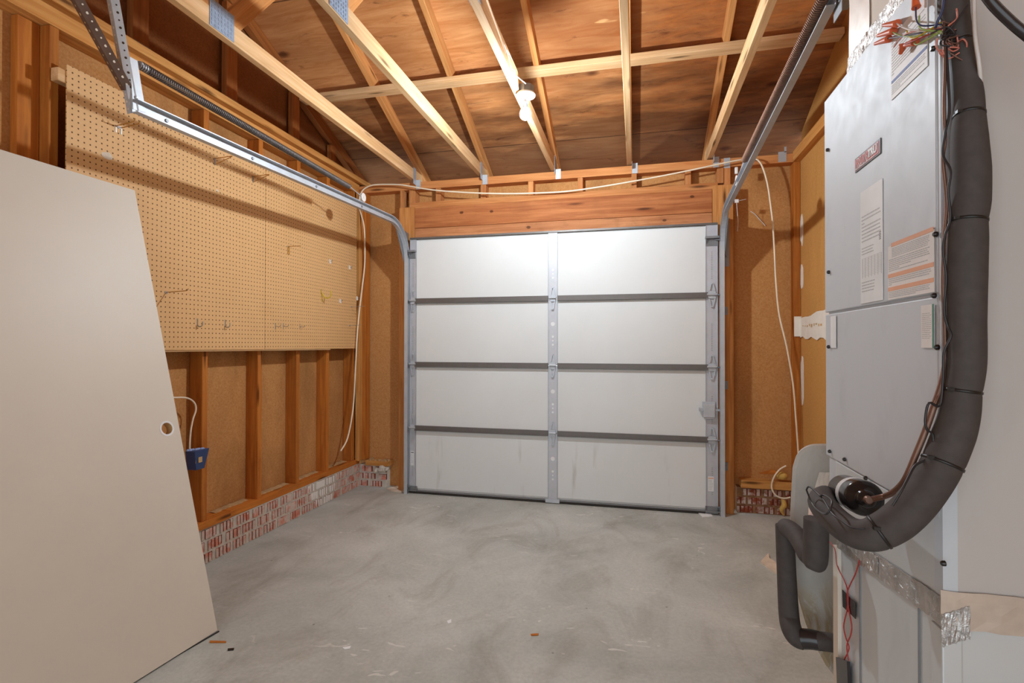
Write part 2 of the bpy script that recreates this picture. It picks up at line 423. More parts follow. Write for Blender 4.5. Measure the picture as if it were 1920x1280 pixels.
def beam(name, p0, p1, w, h, wdir, mat, parent=None, label=None, cat=None, group=None, kind=None, bevel=.002, cut0=0, cut1=0):
    """a piece of lumber: local x runs along the grain, w along wdir, h across; cut0/cut1 slant the ends"""
    p0, p1 = Vector(p0), Vector(p1); x = (p1-p0); L = x.length; x.normalize()
    z = x.cross(Vector(wdir)).normalized(); y = z.cross(x)
    c = [(-w/2, -h/2), (w/2, -h/2), (w/2, h/2), (-w/2, h/2)]
    mb = MB().hexa([(cut0*b, a, b) for a, b in c], [(L+cut1*b, a, b) for a, b in c])
    me = bpy.data.meshes.new(name); me.from_pydata([tuple(v) for v in mb.v], [], mb.f); me.materials.append(M[mat])
    o = bpy.data.objects.new(name, me); COL.objects.link(o)
    mw = Matrix(((x.x, y.x, z.x, p0.x), (x.y, y.y, z.y, p0.y), (x.z, y.z, z.z, p0.z), (0, 0, 0, 1)))
    if parent is not None:
        o.parent = parent; mw = Matrix.Translation(-origin_of(parent)) @ mw
    o.matrix_basis = mw
    if bevel:
        b = o.modifiers.new('bevel', 'BEVEL'); b.width = bevel; b.segments = 1
    return tag(o, label, cat, group, kind)
def lumber(name, x0, x1, y0, y1, z0, z1, mat, axis, parent=None, **kw):
    """axis-aligned piece given by its extents"""
    c = [(x0+x1)/2, (y0+y1)/2, (z0+z1)/2]; e = [(x0, x1), (y0, y1), (z0, z1)]
    a = list(c); b = list(c); a[axis], b[axis] = e[axis]
    wd = [Vector((0, 1, 0)), Vector((1, 0, 0)), Vector((1, 0, 0))][axis]
    d = [abs(x1-x0), abs(y1-y0), abs(z1-z0)]
    w, h = [(d[1], d[2]), (d[0], d[2]), (d[0], d[1])][axis]
    return beam(name, a, b, w, h, wd, mat, parent, **kw)
def text(name, body, size, origin, xdir, ydir, mat, parent, offset=0., shear=0., depth=.0006, sx=1.):
    cu = bpy.data.curves.new(name, 'FONT'); cu.body = body; cu.size = size; cu.extrude = depth; cu.offset = offset; cu.shear = shear
    t = bpy.data.objects.new(name+'_curve', cu); COL.objects.link(t)
    bpy.context.view_layer.update()
    me = bpy.data.meshes.new_from_object(t.evaluated_get(bpy.context.evaluated_depsgraph_get()))
    bpy.data.objects.remove(t)
    me.materials.clear(); me.materials.append(M[mat])
    o = bpy.data.objects.new(name, me); COL.objects.link(o)
    x = Vector(xdir).normalized(); y = Vector(ydir).normalized(); z = x.cross(y)
    mw = Matrix(((x.x*sx, y.x, z.x, origin[0]), (x.y*sx, y.y, z.y, origin[1]), (x.z*sx, y.z, z.z, origin[2]), (0, 0, 0, 1)))
    o.parent = parent; o.matrix_basis = Matrix.Translation(-origin_of(parent)) @ mw
    return o

# ================================================================== SETTING
XL, XR, YF = -2.38, 1.165, 4.16          # stud faces
YB = -2.3                                # rear end; back wall left out to let fill light in
SL = 5/12                                # roof pitch
def under(y): return 2.8125+(YF-y)*SL    # underside of the rafters
def sheath(y): return under(y)+.0965
YE, YR = 4.62, .97                       # eave and ridge
build('floor', MB().box((-2.62, YB, -.12), (1.5, 4.6, 0)), 'concrete', kind='structure')
rf = MB()
for (ya, za), (yb, zb) in (((YE, sheath(YE)), (YR, sheath(YR))), ((YR, sheath(YR)), (YB, sheath(YR)-(YR-YB)*SL))):
    rf.prism([(-2.75, ya, za), (-2.75, yb, zb), (-2.75, yb, zb+.016), (-2.75, ya, za+.016)], (4.3, 0, 0))
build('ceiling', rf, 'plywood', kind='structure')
def sidewall(name, x0, x1, mat, zt=2.66, y1=4.27, z0=0.2):
    return build(name, MB().box((x0, YB, z0), (x1, y1, zt)), mat, kind='structure')
sidewall('wall_left', -2.49, -2.47, 'fiber')
def gable(name, x0, x1, mat):
    zr = sheath(YR)
    pts = [(x0, 4.30, 2.66), (x0, 4.30, sheath(4.30)-.002), (x0, YR, zr-.002), (x0, YB, zr-(YR-YB)*SL-.002), (x0, YB, 2.66)]
    build(name, MB().prism(pts, (x1-x0, 0, 0)), mat, kind='structure')
gable('wall_left_gable', -2.55, -2.53, 'fibershaded')
gable('wall_right_gable', 1.215, 1.235, 'fiberpale')
wr = sidewall('wall_right', XR+.004, XR+.024, 'fiberpale', y1=4.27, z0=0, zt=2.584)
wf = MB()
wf.box((-2.49, 4.25, 0), (-1.90, 4.27, 2.64)); wf.box((.62, 4.25, 0), (1.168, 4.27, 2.64)); wf.box((-1.90, 4.25, 2.2), (.62, 4.27, 2.64))
build('wall_front', wf, 'fiber', kind='structure')
build('trim_1', MB().box((-2.6, 4.58, 2.40), (1.3, 4.60, 2.715)), 'fibershaded', kind='structure')   # eave closure

# ------------------------------------------------------------------ roof trusses
JX = [-1.88, -1.283, -.668, -.066, .530]
TL = ['pale roof truss left of the bulb, second from the left wall, with a blue-grey plate',
      'pale roof truss just left of the hanging bulb',
      'roof truss that carries the bare light bulb',
      'roof truss just right of the bulb, running straight up the photo',
      'roof truss nearest the right-hand door track']
TL[0] = 'pale roof truss nearest the pegboard wall, blue-grey nail plate near its front'
TL[1] = 'pale roof truss between the bulb and the truss nearest the pegboard'
trusses = []
for jx, lb in zip(JX, TL):
    xc = jx+.019
    t = root('roof_truss', (xc, 4.2, 2.66), lb, 'roof truss', 'roof trusses over the garage')
    beam('bottom_chord', (xc, -2.2, 2.705), (xc, 4.30, 2.705), .038, .089, (1, 0, 0), 'joist', t)
    ya, yb = 4.50, YR
    d = .0445/math.cos(math.atan(SL))
    beam('top_chord', (xc, ya, under(ya)+d), (xc, yb, under(yb)+d), .038, .089, (1, 0, 0), 'rafter', t)
    beam('top_chord', (xc, YR, under(YR)+d), (xc, YB, under(YR)-(YR-YB)*SL+d), .038, .089, (1, 0, 0), 'rafter', t)
    yg = 2.0
    beam('web', (xc, yg+.06, 2.75), (xc, 2.62, under(2.62)), .036, .089, (1, 0, 0), 'rafter', t)
    beam('web', (xc, yg-.06, 2.75), (xc, YR+.06, under(YR)), .036, .089, (1, 0, 0), 'rafter', t)
    for sx in (-1, 1):
        mb = MB(); x = xc+sx*.0205
        a = PX(395, 2, -1.84) if jx < -1.5 else None
        mb.box((x-.001, 1.925, 2.665), (x+.001, 2.07, 2.79))
        for i in range(7):
            for j in range(6):
                mb.box((x+sx*.001, 1.935+i*.019, 2.673+j*.019), (x+sx*.0025, 1.943+i*.019, 2.684+j*.019))
        build('gusset_plate', mb, 'gusset', t, label='blue-grey steel nail plate')
    trusses.append(t)
    # galvanized hurricane tie at the front plate
    tie = MB(); sx = xc+.0205
    tie.box((sx, 4.10, 2.62), (sx+.0015, 4.157, 2.76)).box((sx, 4.1575, 2.585), (sx+.042, 4.159, 2.665))
    for k in range(3): tie.lathe((sx+.012+.012*(k % 2), 4.157, 2.60+k*.022), (0, -1, 0), [(0, .003), (.0015, .003)], 8)
    names = ['left of the bulb, nearest the left corner', 'second from the left corner', 'nearest the bulb', 'right of the bulb on the straight truss', 'nearest the right-hand track']
    build('hurricane_tie', tie, 'galv', loc=(sx, 4.158, 2.585), label='small galvanized strap on the front top plate, %s' % names[JX.index(jx)], cat='metal strap', group='hurricane ties on the front plate')
tie = MB().box((1.02, 4.1575, 2.59), (1.075, 4.159, 2.665)).box((1.06, 4.1575, 2.66), (1.075, 4.159, 2.70))
for k in range(4): tie.lathe((1.035+.02*(k % 2), 4.157, 2.605+k*.015), (0, -1, 0), [(0, .003), (.0015, .003)], 8)
build('hurricane_tie', tie, 'galv', loc=(1.05, 4.158, 2.59), label='small galvanized strap at the right end of the front top plate', cat='metal strap', group='hurricane ties on the front plate')
tie = MB().box((.645, 4.1575, 2.575), (.69, 4.159, 2.65))
for k in range(4): tie.lathe((.657+.02*(k % 2), 4.157, 2.59+k*.014), (0, -1, 0), [(0, .003), (.0015, .003)], 8)
build('hurricane_tie', tie, 'galv', loc=(.667, 4.158, 2.575), label='small galvanized strap on the front top plate beside the right-hand track', cat='metal strap', group='hurricane ties on the front plate')
# gable truss over the left wall
t = root('gable_truss', (-2.50, 4.2, 2.66), 'shaded end truss with upright studs against the dark left gable', 'roof truss')
d = .0445/math.cos(math.atan(SL))
beam('top_chord', (-2.495, 4.45, under(4.45)+d), (-2.495, YR, under(YR)+d), .05, .089, (1, 0, 0), 'gable', t)
for y0, y1 in ((-.9, -.82), (.05, .13), (.70, .78), (1.42, 1.51), (2.10, 2.19), (2.72, 2.81), (3.36, 3.44), (3.86, 3.93)):
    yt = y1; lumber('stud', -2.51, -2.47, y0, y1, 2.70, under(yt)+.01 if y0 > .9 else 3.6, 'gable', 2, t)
    if y0 > 1.8: build('nail_plate', MB().box((-2.4705, y0+.005, 2.745), (-2.469, y1+.01, 2.79)), 'galvdull', t)
# strongback across the rafters
lumber('cross_brace', -2.46, 1.2, 3.418, 3.507, 3.083, 3.121, 'joist', 0, label='long pale board running crosswise under the rafters', cat='beam')

# ------------------------------------------------------------------ left wall framing
lumber('top_plate', XL-.089, XL, YB, 4.16, 2.582, 2.66, 'plate', 1, label='lower of the two boards along the top of the left wall', cat='wall plate')
lumber('ledger_board', -2.46, -2.336, YB, 4.30, 2.66, 2.704, 'plate', 1, label='upper board along the top of the left wall, standing proud of the one below', cat='wall plate')
ZS = .245
studs = [(1.655, 'stud just left of the pegboard edge, above the leaning cream door'),
         (2.454, 'first stud seen under the pegboard, half behind the cream door'),
         (2.897, 'second stud under the pegboard from the cream door'),
         (3.291, 'third stud under the pegboard from the cream door'),
         (3.665, 'fourth stud under the pegboard from the cream door'),
         (4.05, 'last stud of the left wall, beside the front corner')]
for y, lb in studs:
    lumber('wall_stud', XL-.089, XL, y, y+.038, ZS, 2.58, 'stud', 2, label='orange pine '+lb, cat='stud', group='studs of the left wall')
lumber('wall_stud', XL-.088, XL-.05, 1.572, 1.654, ZS, 2.58, 'stud', 2, label='orange pine stud at the left edge of the photo, set back flat against the board', cat='stud', group='studs of the left wall')
lumber('base_plate', XL-.089, XL+.01, 2.66, 4.16, .205, .245, 'stud', 1, label='longer far bottom board on the bricks of the left wall', cat='wall plate')
lumber('base_plate', XL-.089, XL+.018, YB, 2.655, .205, .245, 'stud', 1, label='near bottom board on the bricks, running behind the cream door', cat='wall plate')
# debris dust on the plates
for (ya, yb, wx) in ((2.60, 2.87, .05), (2.96, 3.27, .05), (3.35, 3.64, .05), (3.72, 4.02, .055)):
    mb = MB(); n = 14; lo = []; hi = []
    for i in range(n+1):
        y = ya+(yb-ya)*i/n; w = wx*(.7+.3*random.random()); h = .004+.006*random.random()
        lo.append((XL-.085, y, .2455+h)); hi.append((XL-.085+w, y, .2455+.002))
    vs = lo+hi+[(p[0], p[1], .2452) for p in hi]
    mb.add(vs, [(i, i+n+1, i+n+2, i+1) for i in range(n)]+[(i+n+1, i+2*n+2, i+2*n+3, i+n+2) for i in range(n)], 0, True)
    build('dust_pile', mb, 'dust', loc=(XL-.05, (ya+yb)/2, .2453), label='crumbly dust on the left bottom board, in the bay at %s' % {2.60: 'the cream door side', 2.96: 'the second stud', 3.35: 'the third stud', 3.72: 'the front corner'}[ya], cat='dust', kind='stuff')

# brick curbs: courses of scored bricks
def curb(name, p, q, t, z1, ncol, mats, label, nslots=3, seed=1):
    """p->q is the front line on the floor (room side); t points into the wall"""
    random.seed(seed)
    p, q, t = Vector(p), Vector(q), Vector(t).normalized(); L = (q-p).length; x = (q-p).normalized(); up = Vector((0, 0, 1))
    def blk(mb, a, b, z0, zz, d0, d1, mi):
        P = lambda s, d, z: p+x*s+t*d+up*z
        mb.hexa([P(a, d0, z0), P(b, d0, z0), P(b, d1, z0), P(a, d1, z0)], [P(a, d0, zz), P(b, d0, zz), P(b, d1, zz), P(a, d1, zz)], mi)
    mb = MB(); blk(mb, 0, L, 0, z1, .006, .10, 1)
    rows = 3; rh = z1/rows
    bl = L/ncol
    for r in range(rows):
        s = -(bl*.35*r)-random.random()*.03
        while s < L:
            e = s+bl-random.uniform(.014, .032); a = max(s, 0); b = min(e, L)
            if b-a > .03:
                z0 = r*rh+.006; zz = (r+1)*rh-.010
                k = nslots; step = (b-a)/(k+.6) if b-a > .08 else (b-a)
                # brick body broken by upright grooves
                cur = a; g = .0095
                m = max(1, int(round((b-a)/.029)))
                w = (b-a)/m
                blk(mb, a, b, z0, zz, .005, .02, 2)
                solid = random.random() < .12
                for i in range(m):
                    gg = 0 if (solid or random.random() < .12) else g
                    jz = random.uniform(-.004, .004)
                    blk(mb, a+i*w, a+(i+1)*w-gg, z0, zz+min(jz, 0), random.uniform(-.002, .002), .02, 0)
            s += bl
    return build(name, mb, mats, label=label, cat='brick curb', loc=tuple((p+q)/2) if False else None)
curb('brick_curb', (XL+.012, -1.2, 0), (XL+.012, 4.166, 0), (-1, 0, 0), .205, 40, ['brick', 'mortar', 'slot'], 'low scored red brick curb splashed with white under the left wall', seed=3)
curb('brick_curb', (XL+.0, 4.17, 0), (-2.12, 4.17, 0), (0, 1, 0), .19, 2, ['brick', 'mortar', 'slot'], 'short broken brick stub in the front left corner', seed=5)
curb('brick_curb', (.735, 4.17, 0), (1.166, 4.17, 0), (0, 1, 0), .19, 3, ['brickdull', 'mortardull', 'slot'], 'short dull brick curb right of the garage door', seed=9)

# ------------------------------------------------------------------ front wall framing
lumber('top_plate', -2.47, 1.17, YF, 4.25, 2.585, 2.648, 'frontplate', 0, label='reddish board along the top of the front wall over the door', cat='wall plate')
lumber('top_plate', 1.118, 1.20, YB, 4.16, 2.585, 2.66, 'plate', 1, label='board along the top of the right wall, above the air handler', cat='wall plate')
lumber('corner_stud', XL+.001, -2.318, YF, 4.24, .235, 2.585, 'stud', 2, label='orange stud in the front left corner beside the pegboard', cat='stud')
lumber('corner_stud', XL+.001, -2.345, 4.10, YF-.001, .235, 2.585, 'plate', 2, label='pale narrow stud closing the end of the pegboard', cat='stud')
lumber('corner_stud', 1.125, 1.168, YF, 4.25, .25, 2.585, 'stud', 2, label='orange stud in the front right corner, left of the white patches', cat='stud')
CR = [(-1.99, -1.955), (-1.906, -1.847), (-1.66, -1.615), (-1.261, -1.215), (-.856, -.812), (-.451, -.409), (-.031, .009), (.37, .412), (.598, .645), (.648, .693)]
CRN = ['behind the left jamb', 'over the left jamb', 'first right of the left jamb', 'second right of the left jamb', 'third right of the left jamb',
       'fourth right of the left jamb', 'fifth right of the left jamb, near the middle', 'next left of the right track', 'left one of the pair at the right track', 'right one of the pair at the right track']
for (a, b), nm in zip(CR, CRN):
    full = a < -1.95 or a > .64
    lumber('cripple_stud', a, b, YF, 4.249, .2 if full else 2.465, 2.584, 'frontplate', 2, label='short upright block above the door header, '+nm, cat='stud', group='blocks above the header')
lumber('jamb_post', -1.981, -1.837, 4.122, YF-.001, .0, 2.425, 'jamb', 2, label='upright orange board behind the left door track', cat='door jamb')
lumber('jamb_post', .560, .705, 4.122, YF-.001, .0, 2.44, 'jamb', 2, label='upright orange board behind the right door track', cat='door jamb')
lumber('header_board', -1.835, .558, 4.122, 4.16, 2.24, 2.412, 'header', 0, label='wide reddish header board with knots above the door', cat='header')
lumber('header_board', -1.835, .558, 4.124, 4.16, 2.10, 2.238, 'headerlow', 0, label='narrow scuffed header board touching the top of the door', cat='header')
lumber('header_board', -1.89, .60, YF-.03, 4.249, 2.414, 2.464, 'frontplate', 0, label='pale board lying flat on top of the reddish header', cat='header')
lumber('base_plate', -2.31, -2.09, 4.15, 4.249, .19, .232, 'plate', 0, label='short bottom board on the broken brick in the left corner', cat='wall plate')
lumber('base_plate', .76, 1.125, 4.15, 4.249, .19, .247, 'plate', 0, label='short bottom board on the bricks right of the door', cat='wall plate')
mb = MB()
for i in range(24):
    x = random.uniform(-2.29, -2.1); y = random.uniform(4.155, 4.23); s = random.uniform(.006, .016)
    mb.lathe((x, y, .232), (0, 0, 1), [(0, s), (s*.5, s*.9), (s*.8, s*.3)], 6, 0)
build('rubble', mb, 'dust', label='dusty crumbs on the short board in the left corner', cat='dust', kind='stuff')
mb = MB()
for i in range(5):
    x = -2.2+i*.025+random.uniform(-.01, .01); s = random.uniform(.02, .035)
    mb.lathe((x, 4.155, .12+random.uniform(0, .05)), (random.uniform(-.4, .4), -1, random.uniform(-.3, .3)), [(-.02, s), (.005, s*.9), (.02, s*.4)], 7, 0)
build('mortar_lump', mb, 'mortar', label='rough mortar lump on the broken brick in the left corner', cat='mortar')

# right wall patches
for z0, z1, ya, yb, dy in ((1.97, 2.19, 4.10, 4.155, 0), (1.66, 1.83, 4.10, 4.155, 0), (.80, 1.18, 4.10, 4.155, 0), (2.0, 2.28, 3.53, 3.60, 0), (1.62, 1.80, 3.53, 3.60, 0), (.72, 1.22, 3.52, 3.60, 0)):
    mb = MB(); n = 14; pts = []
    for i in range(n):
        a = 2*math.pi*i/n; rr = 1+random.uniform(-.12, .12)
        pts.append((XR+.0035, (ya+yb)/2+math.cos(a)*(yb-ya)/2*rr, (z0+z1)/2+math.copysign(abs(math.sin(a))**.6, math.sin(a))*(z1-z0)/2*rr))
    mb.prism(pts, (-.004, 0, 0)); build('joint_compound', mb, 'mud', wr)
mb = MB(); top = []; bot = []
for i in range(13):
    y = 4.158-i*.06
    top.append((XR+.002, y, 1.435+.055*i/12+.006*math.sin(i*1.3))); bot.append((XR+.002, y, 1.30-.02*i/12+.012*math.sin(i*1.9)))
mb.prism(top+bot[::-1], (-.006, 0, 0)); build('joint_tape', mb, 'mud', wr, label='broad white taped joint')
mb = MB().box((1.122, 4.150, 1.31), (1.17, 4.159, 1.455)); build('joint_compound', mb, 'mud', wr)
mb = MB()
for k in range(9): mb.box((XR-.005, 4.10-k*.047+random.uniform(-.01, .01), 1.375+random.uniform(-.008, .008)), (XR-.004, 4.10-k*.047-.026, 1.383+random.uniform(-.004, .012)))
build('stain', mb, 'tan', wr)

# ================================================================== GARAGE DOOR
XD0, XD1, YD = -1.856, .589, 4.078
gd = root('garage_door', ((XD0+XD1)/2, 4.1, 0), 'white four-section overhead garage door with grey steel stiles', 'garage door')
H = [0.022, .548, 1.082, 1.615, 2.138]
XC0, XC1 = -.673, -.602
for i in range(4):
    z0, z1 = H[i]+.002, H[i+1]-.002
    mb = MB().box((XD0, YD+.012, z0), (XD1, YD+.044, z1))
    for a, b in ((XD0+.055, XC0-.003), (XC1+.003, XD1-.083)):   # raised pillow of each bay
        mb.box((a, YD+.004, z0+.016), (b, YD+.013, z1-.022 if i < 3 else z1-.012))
    p = build('door_section', mb, 'doorwhite', gd, bevel=.003)
    # end and centre stiles of this section
    for a, b in ((XD0, XD0+.054), (XC0, XC1), (XD1-.082, XD1)):
        sm = MB().box((a, YD, z0), (b, YD+.012, z1)).box((a, YD-.004, z0), (a+.003, YD, z1)).box((b-.003, YD-.004, z0), (b, YD, z1))
        st = build('stile', sm, 'stile', p)
        if a == XC0:
            hm = MB()
            for zz, r in ((.62, .0165), (.43, .009), (.37, .006), (.31, .008)):
                hm.lathe(((a+b)/2, YD+.0005, z0+(z1-z0)*zz), (0, -1, 0), [(0, r), (.001, r)], 16)
            build('punched_hole', hm, 'labelwhite', p, label='row of round white-backed holes')
        else:
            hm = MB()
            for k in range(16): hm.box(((a+b)/2-.004, YD-.0012, z0+.12+k*.013), ((a+b)/2+.004, YD, z0+.124+k*.013))
            build('louvre_row', hm, 'galvdull', p)
for i in (1, 2, 3):   # struts at section joints
    z = H[i]
    for a, b in ((XD0+.05, XC0-.002), (XC1+.002, XD1-.07)):
        sm = MB().box((a, YD-.014, z-.019), (b, YD+.013, z+.021)).box((a, YD-.020, z-.0195), (b, YD-.014, z-.013))
        build('joint_rail', sm, 'strut', gd, label='dark steel rail at a section joint')
    for xc in (XD0+.03, (XC0+XC1)/2, XD1-.042):
        hm = MB()
        w = .027 if xc != XD1-.042 else .034
        hm.lathe((xc-w, YD-.018, z+.004), (1, 0, 0), [(0, .0085), (2*w, .0085)], 12)
        hm.box((xc-w*.8, YD-.012, z), (xc+w*.8, YD-.009, z+.03))
        hm.box((xc-w*.8, YD-.012, z-.025), (xc+w*.8, YD-.009, z))
        for s in (-1, 1):
            hm.prism([(xc-w*.75, YD-.009, z+s*.028), (xc-w*.4, YD-.009, z+s*.028), (xc-.002, YD-.009, z+s*.085), (xc-.01, YD-.009, z+s*.092)], (0, -.003, 0))
            hm.prism([(xc+w*.75, YD-.009, z+s*.028), (xc+w*.4, YD-.009, z+s*.028), (xc+.002, YD-.009, z+s*.085), (xc+.01, YD-.009, z+s*.092)], (0, -.003, 0))
            hm.lathe((xc, YD-.012, z+s*.085), (0, -1, 0), [(0, .007), (.004, .006)], 10)
        build('hinge', hm, 'galv', gd, label='bright zinc hinge')
for sx, xa, xb in ((-1, XD0-.012, XD0+.055), (1, XD1-.088, XD1+.006)):   # top roller brackets
    z = 2.03 if sx < 0 else 2.035
    hm = MB().box((xa, YD-.035, z-.004), (xb, YD, z+.012)).box((xa+.005, YD-.006, z-.055), (xb-.004, YD, z-.006))
    for k in range(9): hm.box((xa+.012+k*.006, YD-.0085, z-.052), (xa+.0145+k*.006, YD-.006, z-.012))
    hm.prism([(xa+.004, YD-.035, z-.004), (xa+.004, YD, z-.004), (xa+.004, YD, z-.055)], (.003, 0, 0))
    build('roller_bracket', hm, 'galvdull', gd)
for sx, xe, xt in ((-1, XD0, -1.874), (1, XD1, .614)):   # roller stems and wheels
    for z in (.06, H[1], H[2], H[3], 2.02):
        rm = MB().tube([(xe-sx*.02, YD-.018, z), (xt+sx*.006, YD-.018, z)], .0055, 8)
        rm.lathe((xt-sx*.004, YD-.018, z), (sx, 0, 0), [(0, .014), (.002, .018), (.008, .018), (.010, .012)], 14)
        build('roller', rm, 'galvdull', gd)
sm = MB().box((XD0, YD-.004, .004), (XD1, YD+.046, .024)).box((XD0-.004, YD-.012, .02), (XD1+.002, YD, .026))
build('bottom_rail', sm, 'galvdull', gd)
sm = MB(); pr = [(-.001, -.022), (-.012, -.014), (-.012, .004), (.045, .004), (.045, -.014), (.03, -.024)]
sm.prism([(XD0, YD+a, .018+b*.75) for a, b in pr], (XD1-XD0-.09, 0, 0)); build('bottom_seal', sm, 'rubber', gd)
sm = MB().box((XC0-.02, YD-.02, .006), (XC1+.02, YD, .034)); build('bottom_bracket', sm, 'galv', gd)
for a, b in ((XD0-.01, XD0+.07), (XD1-.09, XD1+.01)):
    sm = MB().box((a, YD-.022, .022), (b, YD, .03)).box((a, YD-.004, .03), (b, YD-.001, .06)); build('bottom_bracket', sm, 'galvdull', gd)
sm = MB().box((XD0, YD-.01, 2.136), (XD1, YD+.046, 2.150)); build('top_rail', sm, 'strut', gd)
# slide latch
lz = .770
lm = MB().box((.484, YD-.034, lz-.055), (.566, YD-.006, lz+.043)).box((.478, YD-.012, lz+.02), (.572, YD-.004, lz+.060)).box((.49, YD-.03, lz-.066), (.56, YD-.008, lz-.055))
lt = build('slide_latch', lm, 'galv', gd, bevel=.004)
build('bolt', MB().box((.455, YD-.026, lz-.006), (.484, YD-.014, lz+.010)).box((.455, YD-.03, lz-.012), (.461, YD-.010, lz+.016)).box((.566, YD-.026, lz-.006), (.618, YD-.014, lz+.008)), 'galv', lt)
# small labels
for xa, xb, za, zb, band in ((XD0+.010, XD0+.040, .232, .352, 'printdark'), (XD1-.07, XD1-.030, .17, .278, 'warn')):
    lb = build('label', MB().box((xa, YD-.0025, za), (xb, YD-.001, zb)), 'labelwhite', gd, label='small white paper label')
    tm = MB().box((xa+.003, YD-.003, zb-.016), (xb-.003, YD-.0025, zb-.008))
    build('print_band', tm, band, lb)
    tm = MB()
    for k in range(7): tm.box((xa+.004, YD-.003, zb-.026-k*.011), (xb-.004-random.random()*.012, YD-.0025, zb-.0295-k*.011))
    build('fine_print', tm, 'print', lb)

# ------------------------------------------------------------------ tracks
def track(name, x, sx, yend, zend, zturn, R, label):
    """sx: +1 if the channel opens toward +x"""
    yv = 4.058
    path = [(x, yv, .0), (x, yv, zturn)]; nor = [(0, 1, 0), (0, 1, 0)]
    # straight run ends where the bend starts
    ys, zs = yv-R, zturn+R
    sl = math.atan2(zend-zs, yend-ys)     # direction of the run
    dy, dz = yend-ys, zend-zs; L = math.hypot(dy, dz); dy /= L; dz /= L
    for i in range(1, 13):
        a = i/12*math.pi/2
        path.append((x, yv-R+R*math.cos(a), zturn+R*math.sin(a))); nor.append((0, math.cos(a), math.sin(a)))
    path.append((x, yend, zend)); nor.append((0, -dz, -dy) if False else (0, dz if dy < 0 else -dz, -dy))
    w, h, t, lip = .030*sx, .0255, .0022, .0045
    prof = [(0, -h), (w, -h), (w, -h+lip), (w-t*sx, -h+lip), (w-t*sx, -h+t), (t*sx, -h+t), (t*sx, h-t), (w-t*sx, h-t), (w-t*sx, h-lip), (w, h-lip), (w, h), (0, h)]
    r = root(name, (x, yv, 0), label, 'door track')
    rail = build('rail', MB().sweep(path, nor, (1, 0, 0), prof), 'galv', r)
    bx = MB()
    for z in (.35, .95, 1.5):
        bx = MB().box((x-sx*.001, yv-.01, z-.03), (x-sx*.004, 4.1215, z+.03)).box((x-sx*.002, 4.118, z-.03), (x-sx*.034, 4.1215, z+.03))
        bx.lathe((x-sx*.02, 4.118, z), (0, -1, 0), [(0, .007), (.006, .006)], 8)
        build('bracket', bx, 'galvdull', r)
    # flag bracket at the bend
    fb = MB().prism([(x-sx*.002, 4.12, zturn-.10), (x-sx*.002, 4.12, zturn+.26), (x-sx*.002, 4.02, zturn+.27), (x-sx*.002, 3.90, zturn+.285), (x-sx*.002, 3.88, zturn+.255), (x-sx*.002, 4.03, zturn+.0)], (-sx*.003, 0, 0))
    fb.box((x-sx*.002, 4.1165, zturn-.10), (x-sx*.045, 4.1205, zturn+.26))
    for z in (zturn-.02, zturn+.2): fb.lathe((x-sx*.028, 4.1165, z), (0, -1, 0), [(0, .010), (.007, .009)], 8)
    build('flag_bracket', fb, 'galvdull', r)
    for k in (.2, .45, .7, .93):
        y = ys+(yend-ys)*k; z = zs+(zend-zs)*k
        build('bolt', MB().lathe((x+sx*.003, y, z), (sx, 0, 0), [(0, .008), (.004, .007)], 10), 'galvdull', r)
    return r
trl = track('door_track', -1.888, 1, 1.603, 2.162, 1.938, .30, 'left galvanized door track, curving back along the pegboard wall')
trr = track('door_track', .630, -1, 1.865, 2.365, 1.93, .28, 'right galvanized door track, rising toward the top of the air handler')
# a kinked stop and small plate at the rear end of the right rail
bm = MB().box((.634, 1.83, 2.34), (.675, 1.90, 2.343)).box((.634, 1.83, 2.30), (.637, 1.90, 2.40)).lathe((.655, 1.86, 2.343), (0, 0, 1), [(0, .008), (.006, .007)], 8)
build('end_plate', bm, 'galvdull', trr)

# perforated angle hangers at the rear end of the left track
def angle_iron(name, p0, p1, a, b, w, mats, label, hole=.026):
    """L section: legs along a and b (unit vectors), with punched holes drawn as inset discs"""
    p0, p1, a, b = Vector(p0), Vector(p1), Vector(a).normalized(), Vector(b).normalized()
    x = (p1-p0).normalized(); L = (p1-p0).length
    a = (a-x*a.dot(x)).normalized(); b = (b-x*b.dot(x)).normalized(); t = .002
    r = root(name, p0, label, 'hanger bracket')
    def loop(P): return [P, P+a*w, P+a*w+b*t, P+a*t+b*t, P+a*t+b*w, P+b*w]
    build('angle_bar', MB().hexa(loop(p0), loop(p1)), mats[0], r)
    k = int(L/hole)
    for leg, mt in ((0, mats[1]), (1, mats[2])):
        hm = MB()
        for i in range(k):
            c = p0+x*(hole*(i+.5)+.004); rr = .0045 if i % 2 else .003
            if leg == 0: c = c+a*w*.55; hm.tube([c-b*.0006, c+b*(t+.0006)], rr, 10, smooth=False)
            else: c = c+b*w*.55; hm.tube([c-a*.0006, c+a*(t+.0006)], rr, 10, smooth=False)
        build('punched_hole', hm, mt, r, label='row of punched holes')
    return r
end = Vector((-1.892, 1.603, 2.135))
angle_iron('track_hanger', end, Vector((-1.892, 1.49, 2.66)), (.35, 1, 0), (-1, .35, 0), .030, ('galv', 'dark', 'cream'), 'upright perforated angle iron holding up the rear of the left track')
angle_iron('track_hanger', (-1.90, 1.585, 2.215), (-1.90, 1.22, 2.66), (.5, 1, 0), (-1, .5, 0), .030, ('angle', 'cream', 'tan'), 'slanted perforated angle iron bracing the left track hanger')
bm = MB().prism([(-1.888, 1.606, 2.15), (-1.888, 1.66, 2.16), (-1.888, 1.64, 2.25), (-1.888, 1.622, 2.345), (-1.888, 1.590, 2.345)], (.004, 0, 0)).lathe((-1.884, 1.62, 2.20), (1, 0, 0), [(0, .008), (.006, .007)], 8)
build('end_plate', bm, 'galv', trl)

